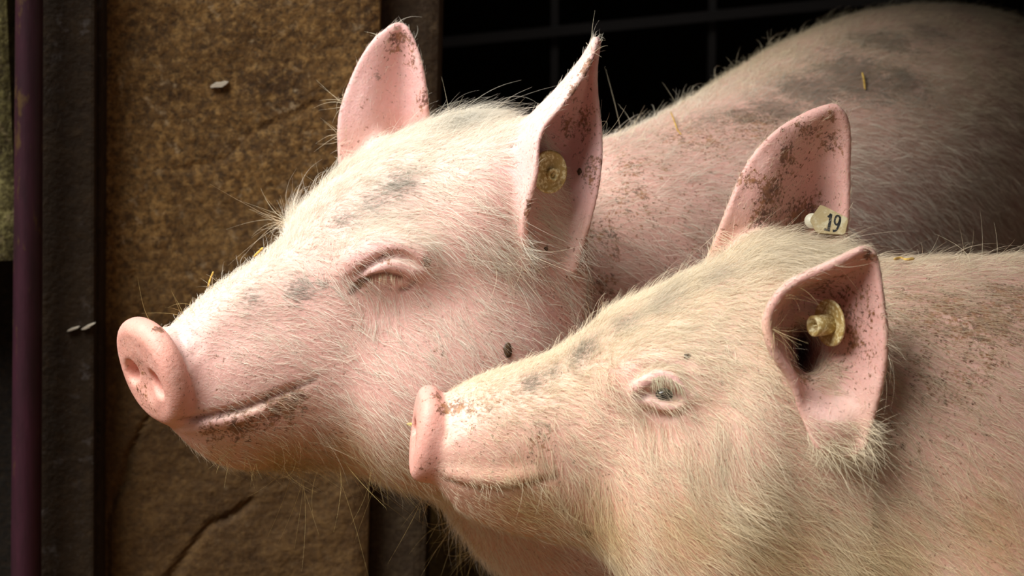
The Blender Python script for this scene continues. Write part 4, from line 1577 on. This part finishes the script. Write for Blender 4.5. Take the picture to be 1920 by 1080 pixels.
# ------------------------------------------------------------------ straw and crumbs
def straw(P, pix, r, label, off=.0016, mat=None):
    pts = []
    for x, y in pix:
        p, n = P.pick(x, y, 10)
        pts.append(pz(x, y, p[2]) + n * off)
    X = v2w(dens(np.array(pts), 5)) if len(pts) > 2 else v2w(np.array(pts))
    bm = bmesh.new()
    c0 = X[len(X) // 2].copy()
    rings = []
    for i, q in enumerate(X):
        t = unit(X[min(i + 1, len(X) - 1)] - X[max(i - 1, 0)])
        a = unit(np.cross(t, [.3, -.8, .5])); b = np.cross(t, a)
        rr = r * (1 if 0 < i < len(X) - 1 else .6)
        rings.append([bm.verts.new(tuple(q - c0 + rr * (math.cos(w) * a + .6 * math.sin(w) * b))) for w in np.linspace(0, 2 * math.pi, 7)[:-1]])
    for A_, B_ in zip(rings[:-1], rings[1:]):
        for i in range(6): bm.faces.new((A_[i], A_[(i + 1) % 6], B_[(i + 1) % 6], B_[i]))
    bm.faces.new(rings[0][::-1]); bm.faces.new(rings[-1])
    bmesh.ops.recalc_face_normals(bm, faces=bm.faces[:])
    o = bm_obj('straw', bm, mat or M_STRAW, None, True)
    o.location = tuple(c0)
    tag(o, label, 'straw')
    return o


straw(P1, [(1616, 138), (1619, 152), (1621, 170)], .0011, 'short yellow straw stuck in the grey dirt on the far pig back')
straw(P1, [(1258, 212), (1264, 228), (1270, 246), (1277, 255)], .0009, 'bent yellow straw stem on the nape behind the tagged upright ear')
straw(P2, [(1676, 490), (1688, 487), (1700, 490), (1714, 488)], .0012, 'bright yellow straw lying on the nape of the near pig')
straw(P1, [(402, 512), (396, 527), (392, 540)], .0008, 'tiny straw sliver upright on the snout bridge')
straw(P1, [(478, 484), (488, 474), (495, 467)], .0010, 'rusty straw sliver lying on the brow slope of the far pig')


def crumb(P, x, y, rpx, label, mat, seed, squash=.5, elong=1.0):
    p, n = P.pick(x, y, 9)
    rg = np.random.default_rng(seed)
    r = rpx * PXM
    bm = bmesh.new()
    bmesh.ops.create_icosphere(bm, subdivisions=3, radius=1.0)
    B = MVr @ basis(n)
    ks = rg.normal(size=(6, 3)) * 2.2; ph = rg.uniform(0, 6, 6)
    for v in bm.verts:
        q = np.array(v.co)
        m = 1 + .22 * sum(math.sin(q @ ks[i] + ph[i]) for i in range(6)) / 2
        q = q * m * r * np.array([1, elong, squash])
        v.co = Vector(B @ q)
    o = bm_obj('mud_crumb' if mat is M_CRUMB else 'seed', bm, mat, None, True)
    o.location = tuple(v2w(p + n * r * squash * .3))
    tag(o, label, 'crumb' if mat is M_CRUMB else 'seed')
    return o


crumb(P1, 950, 657, 9, 'dark dried dung crumb stuck on the cheek of the far pig', M_CRUMB, 1, .5, 1.6)
crumb(P2, 1288, 667, 6, 'small brown mud crumb above the open eye', M_CRUMB, 2, .6, .8)
crumb(P2, 1405, 468, 4, 'tiny brown mud crumb on the crown of the near pig', M_CRUMB, 3, .7, 1.0)
crumb(P1, 1023, 466, 4, 'tiny mud crumb low inside the ear with the round tag', M_CRUMB, 4, .7, 1.0)
crumb(P1, 1085, 322, 6, 'round mud crumb beside the round yellow ear tag', M_CRUMB, 5, .6, 1.0)
crumb(P1, 770, 796, 6, 'yellow seed husk on the far pig jaw by the other snout', M_SEED, 6, .5, .7)
